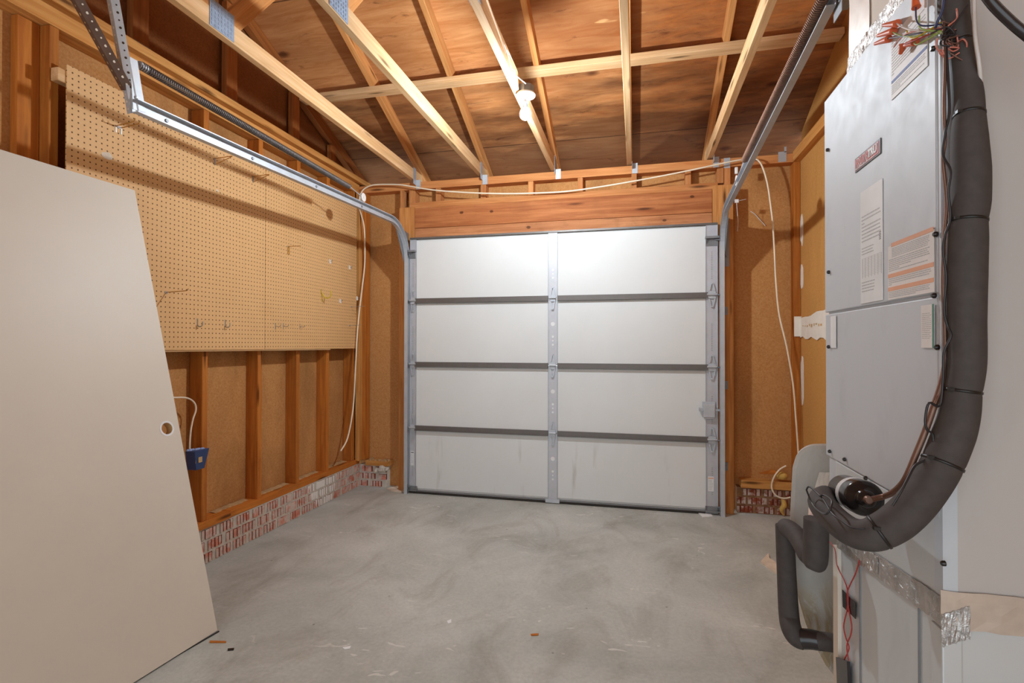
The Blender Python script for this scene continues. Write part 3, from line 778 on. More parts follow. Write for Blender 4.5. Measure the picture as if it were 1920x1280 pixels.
# extension springs
def helix(p0, p1, R, r, turns, n=8):
    p0, p1 = Vector(p0), Vector(p1); x = (p1-p0).normalized(); L = (p1-p0).length
    u = x.cross(Vector((0, 0, 1))).normalized(); v = x.cross(u); pts = []
    for i in range(turns*n+1):
        a = 2*math.pi*i/n; pts.append(p0+x*(L*i/(turns*n))+(u*math.cos(a)+v*math.sin(a))*R)
    return pts
def spring(label, p0, p1, R, mat, turns, pulley):
    p0, p1, pulley = Vector(p0), Vector(p1), Vector(pulley); x = (p1-p0).normalized()
    r = root('door_spring', p0, label, 'spring')
    build('coil', MB().tube(helix(p0, p1, R, 0, turns), .0034, 5), mat, r)
    hm = MB().tube([p0-x*.05, p0-x*.02, p0+x*.01], .005, 6).lathe(p0, x, [(-.004, R), (.03, R*1.02)], 12)
    build('hook', hm, 'galv', r)
    build('hook', MB().tube([p1, p1+x*.03, pulley], .004, 6), 'galv', r)
    pm = MB(); ax = Vector((1, 0, 0))
    pm.lathe(pulley-ax*.01, ax, [(0, .031), (.003, .033), (.008, .025), (.012, .025), (.017, .033), (.020, .031)], 28)
    pm.lathe(pulley-ax*.014, ax, [(0, .009), (.028, .009)], 10)
    build('pulley', pm, 'labelgrey', r, label='round zinc cable pulley')
    return r
spring('long dark coil spring above the left door track', PX(262, 122, -1.915), PX(655, 350, -1.955), .0155, 'spring', 160, PX(680, 370, -1.95))
spring('long rusty coil spring beside the right door track', (.595, 1.70, 2.385), PX(1396, 300, .60), .0165, 'rustspring', 140, PX(1383, 338, .62))
# ================================================================== PEGBOARD
XP = -2.335
def pegboard(y0, y1, label):
    return build('pegboard', MB().box((XP, y0, 1.215), (XP-.005, y1, 2.425)), 'peg', label=label, cat='pegboard', group='pegboard panels')
pegboard(1.692, 2.904, 'left pegboard panel, partly behind the leaning cream door')
pegboard(2.907, 4.038, 'right pegboard panel, ending at the front corner')
for z0, z1, ya, yb, lb in ((2.345, 2.40, 1.66, 4.03, 'pale strip behind the top edge of the pegboard'), (1.205, 1.232, 1.66, 3.66, 'thin wooden strip along the bottom edge of the pegboard')):
    lumber('furring_strip', XL+.001, XP-.0055, ya, yb, z0, z1, 'joist', 1, label=lb, cat='wood strip')
# shallow paint chips on the pegboard
for k, (x, y, w) in enumerate(((203, 292, .03), (408, 357, .012), (605, 405, .01))):
    p = PX(x, y, XP+.0006); mb = MB(); pts = []
    for i in range(9):
        a = i*2*math.pi/9; rr = w*random.uniform(.6, 1.1); pts.append((XP, p.y+math.cos(a)*rr, p.z+math.sin(a)*rr*.6))
    mb.prism(pts, (.0006, 0, 0)); build('paint_chip', mb, 'paper', label=['large', 'middle', 'small right'][k]+' pale bare fleck on the pegboard', cat='paint chip')

# ------------------------------------------------------------------ hooks
def plate(mb, p, w=.012, h=.03): mb.box((p.x, p.y-w/2, p.z-h/2), (p.x+.0035, p.y+w/2, p.z+h/2))
def hook(kind, px, py, label, mat='wire', L=.12):
    p = PX(px, py, XP-.001); r = root('peg_hook', p, label, 'pegboard hook', 'hooks on the pegboard')
    pm = MB(); wm = MB(); W_ = .0022
    if kind == 'tri':      # plate with a long prong braced by a second wire
        plate(pm, p, .010, .042)
        wm.tube([p+Vector((0, 0, .018)), p+Vector((L, .0, .022))], W_, 6).tube([p+Vector((0, 0, -.018)), p+Vector((L*.8, 0, .012)), p+Vector((L, 0, .022))], W_, 6)
    elif kind == 'double':
        plate(pm, p, .030, .010)
        for s in (-1, 1): wm.tube([p+Vector((0, s*.012, 0)), p+Vector((L, s*.012, .010)), p+Vector((L+.012, s*.012, .024))], W_, 6)
        for s in (-1, 1): pm.box((p.x, p.y+s*.013-.003, p.z-.03), (p.x+.003, p.y+s*.013+.003, p.z))
    elif kind == 'long':
        plate(pm, p, .016, .012)
        wm.tube([p, p+Vector((L, .0, .006)), p+Vector((L+.008, 0, .016))], W_, 6)
    elif kind == 'fork':
        plate(pm, p, .022, .008)
        wm.tube([p, p+Vector((L, 0, 0))], W_, 6)
        for s in (-1, 1): wm.tube([p+Vector((.004, s*.007, 0)), p+Vector((.006, s*.007, -.055))], W_, 6)
    elif kind == 'clip':
        plate(pm, p, .012, .034); pm.box((p.x+.0035, p.y-.006, p.z-.017), (p.x+.010, p.y+.006, p.z+.010))
        wm.tube([p+Vector((.01, 0, .0)), p+Vector((.03, 0, .004))], W_, 6)
    elif kind == 'jay':
        plate(pm, p, .006, .042)
        q = [p+Vector((.003, 0, .016)), p+Vector((.004, 0, -.016)), p+Vector((.018, 0, -.024)), p+Vector((.032, 0, -.016)), p+Vector((.034, 0, .004))]
        wm.tube(smooth(q, 4), .003, 6)
    elif kind == 'ell':
        plate(pm, p, .006, .040); wm.tube([p, p+Vector((.036, 0, -.004)), p+Vector((.044, 0, .006))], W_, 6)
    elif kind == 'pin':
        pm.lathe(p, (1, 0, 0), [(0, .006), (.008, .006), (.010, .003)], 10)
        wm.tube([p, p+Vector((L, 0, .004))], W_*.8, 6)
    build('base', pm, 'labelwhite' if kind == 'clip' else 'wire', r); build('prong', wm, mat, r)
hook('double', 222, 238, 'forked double hook highest on the left pegboard, near the cream door top', 'goldwire', .10)
hook('tri', 402, 303, 'braced triangle hook under the left track, left one of the pair', 'goldwire')
hook('tri', 474, 336, 'braced triangle hook under the left track, right one of the pair', 'goldwire')
hook('long', 311, 548, 'long brass hook beside the slanted edge of the cream door', 'goldwire', .13)
hook('fork', 540, 462, 'forked hook just right of the pegboard seam, below the track shadow', 'goldwire', .10)
hook('clip', 618, 490, 'small white clip right of the forked hook', 'wire')
hook('clip', 655, 501, 'white square clip near the top of the right pegboard edge', 'wire')
hook('clip', 637, 564, 'small white clip right of the yellow hook', 'wire')
hook('clip', 669, 559, 'small clip nearest the pale cable on the right pegboard', 'wire')
hook('pin', 658, 575, 'upper of two pins with long wire beside the pale cable', 'wire', .13)
hook('pin', 655, 610, 'lower of two pins with long wire beside the pale cable', 'wire', .11)
hook('jay', 370, 604, 'curved hook low on the left pegboard, nearest the cream door', 'wire')
hook('jay', 422, 606, 'curved hook low on the left pegboard, nearer the seam', 'wire')
hook('ell', 516, 611, 'straight hook low on the right pegboard, leftmost of three', 'wire')
hook('ell', 531, 611, 'straight hook low on the right pegboard, middle of three', 'wire')
hook('ell', 562, 612, 'straight hook low on the right pegboard, rightmost of three', 'wire')
p = PX(602, 545, XP)
build('peg_hook', MB().tube(smooth([p+Vector((.002, 0, .0)), p+Vector((.012, .005, -.03)), p+Vector((.035, .01, -.055)), p+Vector((.065, .012, -.05)), p+Vector((.08, .012, -.02)), p+Vector((.07, .012, .0))], 5), .004, 8).tube([p+Vector((.003, 0, .01)), p+Vector((.003, .012, -.085))], .0025, 6), 'yellow', loc=p, label='yellow vinyl tool hook on the right pegboard', cat='pegboard hook', group='hooks on the pegboard')

# ================================================================== LEANING DOOR SLAB
b1 = Vector((-1.766, 1.910, .004)); t1 = Vector((-2.285, 1.958, 1.966))
vz = (t1-b1).normalized(); vy = Vector((-.05, -1, 0)); vy = (vy-vz*vy.dot(vz)).normalized(); vx = vy.cross(vz).normalized()
if vx.x < 0: vx = -vx
HT = (t1-b1).length; WD = .80; TH = .035
sd = root('leaning_door', b1, 'plain cream flush door slab leaning against the pegboard wall', 'door slab')
bc = PX(313, 803, 0)
# bore centre on the slab face
dr = ray(313, 803); tt = (b1-CAM).dot(vx)/dr.dot(vx); bore = CAM+dr*tt; bu, bv = (bore-b1).dot(vy), (bore-b1).dot(vz)
def SP(u, v, d=0.): return b1+vy*u+vz*v-vx*d
mb = MB(); ns = 24; R = .0265
ring = [(bu+R*math.cos(2*math.pi*i/ns), bv+R*math.sin(2*math.pi*i/ns)) for i in range(ns)]
def sq(i):
    a = 2*math.pi*i/ns; c, s = math.cos(a), math.sin(a); k = 1/max(abs(c), abs(s)); return (bu+.05*c*k, bv+.05*s*k)
sqr = [sq(i) for i in range(ns)]
for d, fl in ((0, False), (TH, True)):
    vs = [SP(u, v, d) for u, v in ring]+[SP(u, v, d) for u, v in sqr]
    fs = [(i, (i+1) % ns, ns+(i+1) % ns, ns+i) for i in range(ns)]
    mb.add(vs, fs)
    us = [0, bu-.05, bu+.05, WD]; vv = [0, bv-.05, bv+.05, HT]
    for i in range(3):
        for j in range(3):
            if i == 1 and j == 1: continue
            mb.add([SP(us[i], vv[j], d), SP(us[i+1], vv[j], d), SP(us[i+1], vv[j+1], d), SP(us[i], vv[j+1], d)], [(0, 1, 2, 3)])
mb.add([SP(u, v, 0) for u, v in ring]+[SP(u, v, TH) for u, v in ring], [(i, (i+1) % ns, ns+(i+1) % ns, ns+i) for i in range(ns)], 1, True)
for (u0, v0, u1, v1) in ((0, 0, WD, 0), (WD, 0, WD, HT), (WD, HT, 0, HT), (0, HT, 0, 0)):
    mb.add([SP(u0, v0, 0), SP(u1, v1, 0), SP(u1, v1, TH), SP(u0, v0, TH)], [(0, 1, 2, 3)])
build('slab', mb, ['slab', 'tan'], sd)
mb = MB()
vs = [SP(bu+(R+a)*math.cos(2*math.pi*i/ns), bv+(R+a)*math.sin(2*math.pi*i/ns), -.0008) for a in (-.001, .0075) for i in range(ns)]
mb.add(vs, [(i, (i+1) % ns, ns+(i+1) % ns, ns+i) for i in range(ns)], 0); build('bore_rim', mb, 'labelwhite', sd, label='pale ring round the knob hole')
# metal strip lying on the floor along the slab's foot
q0, q1 = PZ(410, 1184, .0), PZ(236, 1284, .0); dq = (q1-q0).normalized(); q1 = q0+dq*.82; sdv = Vector((dq.y, -dq.x, 0));
if sdv.x < 0: sdv = -sdv
ms = MB().prism([q0, q1, q1-sdv*.03, q0-sdv*.03], (0, 0, .0035)); st = root('floor_strip', q0, 'grey metal strip on the floor along the foot of the cream door', 'metal strip')
build('strip', ms, 'galvdull', st); build('dark_lip', MB().prism([q0+sdv*.004, q1+sdv*.004, q1, q0], (0, 0, .005)), 'rubber', st)

# ================================================================== ELECTRICAL, LEFT WALL
obx = root('outlet_box', (XL+.02, 2.43, .56), 'blue plastic outlet box on a left wall stud, beside the cream door', 'outlet box')
p0 = PX(385, 850, -2.36); yb = 2.445
mb = MB(); zt, zb = .66, .555; xf, xb_ = -2.335, -2.40
mb.hexa([(xb_, 2.375, zb), (xf-.006, 2.375, zb), (xf-.006, yb-.012, zb), (xb_, yb-.012, zb)], [(xb_, 2.36, zt), (xf, 2.36, zt), (xf+.004, yb+.012, zt+.004), (xb_, yb+.012, zt)])
build('box', mb, 'bluebox', obx, bevel=.003)
build('paper_tag', MB().box((-2.345, 2.37, .595), (-2.3375, 2.3695, .622)).box((-2.337, 2.385, .595), (-2.3345, 2.41, .625)), 'tan', obx, label='small tan square')
mb = MB()
for i in range(9): mb.lathe((-2.395+.005*i+random.uniform(0, .006), 2.37+i*.008, .656), (0, 0, 1), [(0, .008), (.008, .009), (.014, .004)], 7)
build('wire_ends', mb, 'bluewire', obx, label='tuft of pale blue-white wire ends')
pts = [PX(x, y, -2.39) for x, y in ((300, 742), (325, 745), (345, 745), (358, 749), (366, 758), (367, 770), (362, 785), (358, 805), (356, 830), (356, 848))]
build('house_cable', MB().tube(smooth(pts, 5), .0045, 8), 'romex', loc=pts[5], label='pale cable looping down into the blue outlet box', cat='cable')

# long cream cable across the front wall
px = [(639, 845), (652, 820), (662, 765), (666, 700), (669, 640), (673, 590), (679, 540), (684, 490), (683, 430), (678, 405), (673, 388)]
pts = [PX(x, y, -2.312 if y > 430 else -2.30) for x, y in px[:8]]+[PY(x, y, 4.10) for x, y in px[8:]]
px2 = [(674, 372), (680, 357), (692, 349), (708, 346), (745, 346), (768, 349), (790, 353), (820, 357), (860, 360), (900, 362), (950, 363), (1000, 362), (1060, 359), (1120, 351), (1180, 341), (1240, 330), (1300, 318), (1360, 305), (1392, 299)]
pts += [PY(x, y, 4.095) for x, y in px2]
px3 = [(1412, 297), (1424, 303), (1433, 322), (1440, 350), (1445, 385), (1449, 420), (1452, 470), (1455, 530), (1461, 590), (1475, 650), (1487, 720), (1492, 780), (1496, 835), (1498, 870)]
pts += [PY(x, y, 4.10) for x, y in px3]
build('house_cable', MB().tube(smooth(pts, 5), .0062, 8), 'romex', loc=pts[20], label='long cream cable draped across the front wall above the door', cat='cable')
# pale clamp where the right track meets the wall and loose wires
p = PY(1382, 321, 4.06); build('cable_clamp', MB().box((p.x-.016, p.y-.01, p.z-.02), (p.x+.006, p.y+.01, p.z+.03)), 'porcelain', loc=p, label='white clamp behind the right track bend', cat='clamp', bevel=.006)
p = PY(1381, 377, 4.05); mb = MB().box((p.x-.012, p.y-.006, p.z-.012), (p.x+.014, p.y+.006, p.z+.012))
mb.tube(smooth([p, p+Vector((.005, 0, -.08)), p+Vector((.01, 0, -.15)), p+Vector((.006, 0, -.22))], 4), .002, 5).tube([p, p+Vector((.065, 0, .01))], .0015, 5)
build('sensor_wire', mb, 'labelwhite', loc=p, label='small white clip with a loose wire right of the track bend', cat='wire')
mb = MB().tube(smooth([PY(x, y, 4.24) for x, y in ((1407, 396), (1415, 401), (1425, 412), (1435, 423))], 4), .003, 6)
build('loose_wire', mb, 'whitew', loc=PY(1420, 405, 4.24), label='short bent wire stuck to the board right of the track', cat='wire')
# tangle low in the right bay
pts = [PY(x, y, 4.14) for x, y in ((1474, 873), (1462, 880), (1452, 893), (1447, 908), (1449, 920), (1457, 930), (1470, 934), (1482, 932))]
build('house_cable', MB().tube(smooth(pts, 5), .006, 8), 'romex', loc=pts[3], label='cream cable loop low in the bay right of the garage door', cat='cable')
mb = MB(); c = PY(1466, 892, 4.17)
mb.lathe(c, (1, 0, .2), [(-.035, .008), (-.02, .022), (0, .030), (.02, .028), (.035, .012)], 10)
build('foam_blob', mb, 'yellowfoam', loc=c, label='yellowish foam lump on the bottom board right of the door', cat='foam')
c = PY(1467, 950, 4.155); mb = MB().tube(smooth([c+Vector((0, 0, .06)), c+Vector((.01, -.01, .02)), c+Vector((-.005, 0, -.02)), c+Vector((.01, 0, -.06))], 4), lerps([.012, .02, .016, .006], 4), 8)
build('foam_drip', mb, 'yellowfoam', loc=c, label='yellowish foam drip hanging over the bricks right of the door', cat='foam')
c = PY(1450, 888, 4.16); mb = MB().prism([c+Vector((-.10, -.02, 0)), c+Vector((-.04, .0, -.005)), c+Vector((.06, .01, .0)), c+Vector((.0, .03, .02))], (0, 0, .006))
build('wood_chip', mb, 'stud', loc=c, label='splinter of wood on the bottom board right of the door', cat='wood scrap')

# ================================================================== LIGHT
LB = Vector((-.600, 2.84, 2.535))
lf = root('ceiling_lampholder', (LB.x, LB.y+.02, 2.70), 'white keyless lampholder with a glowing bare bulb under the middle truss', 'light fixture')
mb = MB().lathe((LB.x, LB.y+.01, 2.655), (0, 0, -1), [(0, .05), (.006, .055), (.014, .053), (.020, .030), (.030, .018), (.050, .016)], 32)
build('socket_base', mb, 'porcelain', lf)
mb = MB().lathe((LB.x, LB.y+.01, 2.656), (0, 0, 1), [(0, .047), (.04, .047)], 8, smooth=False)
build('junction_box', mb, 'galvdull', lf)
mb = MB().lathe((LB.x, LB.y, LB.z), (0, 0, 1), [(-.0315, .002), (-.030, .010), (-.026, .018), (-.018, .026), (-.006, .031), (.006, .031), (.018, .027), (.030, .021)], 24)
build('bulb_neck', MB().lathe((LB.x, LB.y, LB.z), (0, 0, 1), [(.0301, .021), (.042, .0165), (.052, .014), (.068, .013)], 24), 'galvdull', lf)
area = 4*math.pi*.031**2*1.15
build('bulb', mb, emit('lit bulb glass', BULB_COL, BULB_POWER/(math.pi*area)), lf, label='glowing frosted bulb')
x = JX[2]+.038+.006
pts = [(x+.004, 1.75, 2.735), (x+.003, 2.02, 2.735), (x, 2.2, 2.725), (x+.002, 2.36, 2.70), (x+.004, 2.46, 2.675)]
build('lamp_cable', MB().tube(smooth(pts, 5), .006, 8), 'romextan', loc=pts[2], label='tan cable stapled along the bulb truss', cat='cable')
mb = MB().tube(smooth([(x+.004, 2.40, 2.70), (x+.008, 2.50, 2.685), (x+.004, 2.58, 2.665), (x+.014, 2.61, 2.668), (x+.016, 2.64, 2.655), (x+.05, 2.72, 2.648)], 5), .003, 6)
mb.tube(smooth([(x+.004, 2.44, 2.695), (x+.01, 2.52, 2.70), (x+.016, 2.56, 2.69)], 5), .0025, 6)
build('bare_wires', mb, 'whitew', loc=(x, 2.5, 2.68), label='stripped white wires dangling above the bulb', cat='wire')

# ================================================================== AIR HANDLER
XH, YN, YFAR, ZB, ZT = .42, .855, 1.312, .86, 1.80
ah = root('air_handler', (.68, 1.08, ZB), 'tall galvanized air handler cabinet with logo badge and labels at the right', 'air handler')
build('cabinet', MB().box((XH+.004, YN+.003, ZB), (.95, YFAR-.003, ZT)), 'cabinet', ah, bevel=.004)
build('end_panel', MB().box((XH+.018, YN, ZB), (.95, YN+.004, ZT)), 'endpanel', ah, label='matte grey end panel')
build('corner_flange', MB().box((XH, YN-.001, ZB-.005), (XH+.018, YN+.02, ZT)), 'cabinet', ah)
zs = 1.313
build('upper_panel', MB().box((XH-.002, YN+.006, zs+.003), (XH+.006, YFAR, ZT-.005)), 'cabinet', ah, bevel=.002)
build('lower_panel', MB().box((XH-.001, YN+.006, .995), (XH+.006, YFAR, zs-.002)), 'cabinet', ah, bevel=.002)
build('coil_panel', MB().box((XH+.001, YN+.006, ZB), (XH+.006, YFAR-.05, .992)), 'plenum', ah, bevel=.002)
XF = XH-.0025
# screws
for x, y in ((1553, 281), (1555, 510), (1757, 439), (1754, 554), (1555, 650), (1760, 651), (1772, 1056), (1557, 846), (1585, 861), (1625, 896), (1752, 91)):
    p = PX(x, y, XF); build('screw', MB().lathe(p, (-1, 0, 0), [(0, .004), (.003, .004), (.005, .0025)], 8), 'screw', ah)
# logo badge
e = Vector((0, -1, 0)); zv = Vector((0, 0, 1))
pb = PX(1607, 323, XF); y0, y1, z0, z1 = 1.139, 1.030, 1.577, 1.6045
bd = build('logo_badge', MB().box((XF, y0, z0), (XF-.0012, y1, z1)), 'badgeblack', ah, bevel=.001, label='small black and red logo badge')
def brect(a, b, za, zb, d0=.0012, d1=.0016): return MB().box((XF-d0, a, za), (XF-d1, b, zb))
build('badge_face', brect(y0-.003, y1+.006, z0+.003, z1-.003), 'red', bd)
w = y0-y1
text('badge_word', 'RUN', .0235, Vector((XF-.0019, y0-.006, z0+.0062)), e, zv, 'labelwhite', bd, offset=.0012, shear=.22, sx=1.12)
text('badge_word_fill', 'RUN', .0235, Vector((XF-.0024, y0-.006, z0+.0062)), e, zv, 'red', bd, offset=-.0002, shear=.22, sx=1.12)
text('badge_word_small', 'TRU', .0185, Vector((XF-.0022, y0-.061, z0+.0085)), e, zv, 'labelwhite', bd, offset=.0008, shear=.1, sx=1.0)
build('badge_underline', brect(y0-.004, y0-.088, z0+.0038, z0+.0048, .0016, .002), 'labelwhite', bd)
build('badge_overline', brect(y0-.060, y1+.008, z1-.0055, z1-.0045, .0016, .002), 'labelwhite', bd)
# paper labels
def plabel(tl, br, mat, label, k=.0009):
    a = PX(*tl, XF); b = PX(*br, XF)
    o = build('label', MB().box((XF, a.y, a.z), (XF-k, b.y, b.z)), mat, ah, label=label); return o, a.y, b.y, a.z, b.z
def rows(o, ya, yb, za, zb, n, mat='print', rag=.3, th=.35, dots=False):
    mb = MB(); h = (zb-za)/n
    for i in range(n):
        z = za+h*i; y = ya
        while y > yb+.004:
            wl = random.uniform(.003, .010); y2 = max(yb, y-wl)
            mb.box((XF-.0009, y, z), (XF-.0012, y2, z+h*th)); y = y2-.0018
            if random.random() < rag*.06: break
    build('fine_print', mb, mat, o)
lo, ya, yb, za, zb = plabel((1614, 362), (1656, 562), 'labelwhite', 'tall white rating plate with fine print')
za, zb = 1.486+.0, 1.332
rows(lo, ya-.006, yb+.006, za-.002, za-.055, 8)
rows(lo, ya-.006, yb+.035, za-.062, za-.078, 3)
mb = MB()
for i in range(5): mb.box((XF-.0009, yb+.012, za-.045-i*.003), (XF-.0012, yb+.005, za-.0465-i*.003))
build('bar_code', mb, 'printdark', lo)
mb = MB()
for i in range(7): mb.box((XF-.0009, ya-.008-i*.013, za-.082), (XF-.0012, ya-.0085-i*.013, zb+.035))
for i in range(12): mb.box((XF-.0009, ya-.006, za-.082-i*.003), (XF-.0012, yb+.006, za-.0823-i*.003))
build('table_lines', mb, 'print', lo)
rows(lo, ya-.006, yb+.03, zb+.028, zb+.006, 4)
lo, ya, yb, za, zb = plabel((1666, 463), (1753, 547), 'labelgrey', 'pale warning label with orange bars')
def onlab(x, y): p = PX(x, y, XF); return p.y, p.z
zt_ = [onlab(1715, 443)[1], onlab(1710, 506.5)[1], onlab(1710, 533.5)[1]]
mb = MB()
for i, z in enumerate(zt_): mb.box((XF-.0009, ya-(.012 if i == 0 else .001), z-.0032), (XF-.0013, yb+.001, z+.0032))
build('orange_bar', mb, 'warn', lo)
rows(lo, ya-.014, yb+.012, zt_[0]-.006, zt_[0]-.022, 6, th=.45); rows(lo, ya-.003, yb+.012, zt_[0]-.0235, zt_[1]+.006, 7, th=.45)
rows(lo, ya-.003, yb+.008, zt_[1]-.005, zt_[2]+.005, 4, th=.45); rows(lo, ya-.003, yb+.012, zt_[2]-.005, zb+.002, 4, th=.45)
lo, ya, yb, za, zb = plabel((1728, 573), (1753, 652), 'labelgrey', 'upright certificate label with a green edge')
build('green_edge', MB().box((XF-.0009, yb+.0045, za), (XF-.0013, yb, zb)), 'green', lo); rows(lo, ya-.003, yb+.008, za-.012, zb+.012, 14, 'print', th=.3)
lo, ya, yb, za, zb = plabel((1558, 593), (1568, 652), 'labelwhite', 'small blank white label by the far edge')
# upper spec label with a blue rule
a = PX(1672, 184, XF); b = PX(1740, 128, XF); zt2 = max(a.z, b.z)+.10
lo = build('label', MB().box((XF, a.y, (a.z+b.z)/2), (XF-.0009, b.y, zt2)), 'labelgrey', ah, label='large pale spec label near the top with a blue rule')
c1, c2 = PX(1674, 152, XF), PX(1740, 89, XF); zc = (c1.z+c2.z)/2
build('blue_rule', MB().box((XF-.0009, a.y-.002, zc-.0022), (XF-.0013, b.y+.001, zc+.0022)), 'blue', lo)
rows(lo, a.y-.003, b.y+.003, zc-.006, (a.z+b.z)/2+.006, 5); rows(lo, a.y-.003, b.y+.003, zt2-.01, zc+.008, 12)

# lower plenum stand and tape
pn = root('return_plenum', (.68, 1.05, 0), 'sheet metal plenum stand under the air handler', 'duct')
build('plenum_box', MB().box((XH+.003, YN+.004, 0), (.94, 1.245, ZB-.001)), 'plenum', pn, bevel=.003)
build('corner_bead', MB().box((XH-.001, YN-.0005, 0), (XH+.024, YN+.03, ZB-.02)), 'plenum', pn, bevel=.002)
for x in (1611, 1721):
    p = PX(x, 1180, XH); build('seam', MB().box((XH+.0005, p.y-.0015, 0), (XH+.004, p.y+.0015, ZB-.02)), 'galvdull', pn)
build('corner_wrap', MB().box((XH-.004, 1.236, .0), (XH+.012, 1.262, ZB-.05)), 'cream', pn, label='white insulated corner')
# crinkled foil tape along the joint (left face) and beige tape (near face)
def tape(name, p, q, up, out, w, mat, parent, label, n=26, amp=.003):
    p, q, up, out = Vector(p), Vector(q), Vector(up), Vector(out); mb = MB(); rowsn = 5; vs = []
    for i in range(n+1):
        for j in range(rowsn):
            jj = random.uniform(-.15, .15) if 0 < j < rowsn-1 else random.uniform(-.10, .10)
            vs.append(p+(q-p)*(i/n)+up*(w*((j+jj)/(rowsn-1)-.5))+out*(.001+random.random()*amp))
    fs = [(i*rowsn+j, (i+1)*rowsn+j, (i+1)*rowsn+j+1, i*rowsn+j+1) for i in range(n) for j in range(rowsn-1)]
    mb.add(vs, fs, 0, False); o = build(name, mb, mat, parent, label=label)
    so = o.modifiers.new('thick', 'SOLIDIFY'); so.thickness = .0006
    return o
tape('foil_tape', (XH-.0005, 1.245, .830), (XH-.0005, YN, .868), (0, 0, 1), (-1, 0, 0), .040, 'foil', pn, 'crinkled silver foil tape', 60, .0012)
tape('foil_tape', (XH-.001, 1.235, .852), (XH-.001, 1.05, .848), (0, 0, 1), (-1, 0, 0), .035, 'foil', pn, 'crinkled silver foil tape', 40, .003)
tape('sealing_tape', (XH-.004, YN-.002, .872), (.95, YN-.002, .872), (0, 0, 1), (0, -1, 0), .052, 'cleartape', pn, 'broad beige sealing tape', 30, .0015)
tape('foil_tape', (XH-.004, YN-.003, .842), (XH+.03, YN-.003, .858), (0, 0, 1), (0, -1, 0), .045, 'foil', pn, 'wrinkled corner of clear tape', 14, .003)
# supply plenum on top
sp = root('supply_plenum', (.7, 1.07, ZT), 'cream wrapped supply duct rising from the top of the air handler', 'duct')
build('wrap', MB().box((.455, .875, ZT+.001), (.93, 1.272, 2.9)), 'cream', sp, bevel=.02)
tape('foil_tape', (.4535, 1.215, 1.80), (.4535, 1.215, 2.2), (0, 1, 0), (-1, 0, 0), .10, 'silverwrap', sp, 'pale silvery wrap edge', 7, .0008)
tape('foil_tape', (.452, 1.268, ZT+.040), (.452, .88, ZT+.040), (0, 0, 1), (-1, 0, 0), .055, 'foil', sp, 'silver foil tape', 60, .003)
# wrapped return elbow behind the unit
rp = root('duct_elbow', (.72, 1.55, .0), 'grey-white mastic-wrapped duct with a rounded corner behind the air handler', 'duct')
prof = [(1.05, 1.012), (.412, 1.010)]
for i in range(1, 8):
    a = i/8*math.pi/2; prof.append((.412-.05*math.sin(a), .960+.05*math.cos(a)))
prof += [(.358, .95), (.353, .85), (.353, .78), (.356, .72), (.362, .68), (.372, .63), (.386, .58), (.404, .535), (.428, .49), (.46, .45), (.5, .42), (1.05, .40)]
prof = [(x*1.05, 1.24+(z-1.24)*1.05) for x, z in prof]
mb = MB(); lo = [Vector((x, 1.428, z)) for x, z in prof]; hi = [Vector((min(x+.09, 1.11), 1.56, z-.02)) for x, z in prof]
mb.hexa(lo, hi); o = build('wrap', mb, 'wrap', rp, bevel=.014)
tape('tape_strip', (.455, 1.4275, .93), (.405, 1.4275, .72), (1, 0, 0), (0, -1, 0), .03, 'cream', rp, 'pale tape strip', 12, .003)
# two legs so the duct rests on the floor, in the same wrap
build('duct_riser', MB().box((.62, 1.45, 0), (1.05, 1.54, .40)), 'wrap', rp)

# ------------------------------------------------------------------ refrigerant line
rl = root('refrigerant_line', PD(1812, 600, .70), 'thick black foam-insulated refrigerant pipe curving down in front of the air handler', 'pipe')
fp = [(1786, -40, 24, .74, 0), (1788, 20, 24, .735, 0), (1797, 62, 20, .73, 0), (1803, 79, 17.5, .728, 1), (1811, 130, 19, .722, 0), (1817, 180, 22, .716, 0), (1817, 216, 24, .712, 1), (1817, 260, 28, .708, 0), (1820, 320, 30, .704, 0), (1819, 380, 30.5, .702, 0), (1815, 414, 29, .70, 1),
      (1814, 450, 30.5, .70, 0), (1812, 520, 31, .70, 0), (1812, 600, 29.5, .70, 0), (1812, 680, 29.5, .70, 0), (1805, 733, 28.5, .70, 1), (1799, 775, 31, .70, 0), (1788, 815, 33, .70, 0), (1767, 868, 33, .70, 1), (1745, 907, 33, .70, 0), (1715, 947, 33, .70, 0), (1682, 978, 33, .705, 0), (1649, 997, 31.5, .71, 1),
      (1625, 1003, 29, .72, 0), (1600, 998, 27, .74, 0), (1577, 984, 26, .77, 0), (1558, 966, 25, .80, 0), (1544, 949, 24, .84, 0), (1541, 938, 23, .88, 0), (1549, 931, 21, .94, 1)]
NS = 6; gp = smooth([PD(x, y, d) for x, y, r, d, b in fp], NS); gr = lerps([r*d/FPX for x, y, r, d, b in fp], NS); st = 0
for k, q in enumerate(fp):
    if q[4]:
        e_ = k*NS; pts = gp[st:e_+1]; rs = gr[st:e_+1]; rs[-1] *= .965; rs[0] *= .965 if st else 1
        build('foam_sleeve', MB().tube(pts, rs, 20), 'blackfoam', rl); st = e_
for k, q in enumerate(fp[:-1]):
    if not q[4]: continue
    c = gp[k*NS]; ax = (gp[k*NS+2]-gp[k*NS-2]).normalized(); R = gr[k*NS]*.985
    zt_m = MB().lathe(c-ax*.002, ax, [(0, R*.99), (.0003, R*1.05), (.0037, R*1.05), (.004, R*.99)], 24)
    sd_ = (-_r-_f*.3); sd_ = (sd_-ax*sd_.dot(ax)).normalized(); tt_ = c+sd_*R*1.02
    zt_m.box(tt_-Vector((.004, .003, .002)), tt_+Vector((.004, .003, .002)))
    build('zip_tie', zt_m, 'zip', rl)
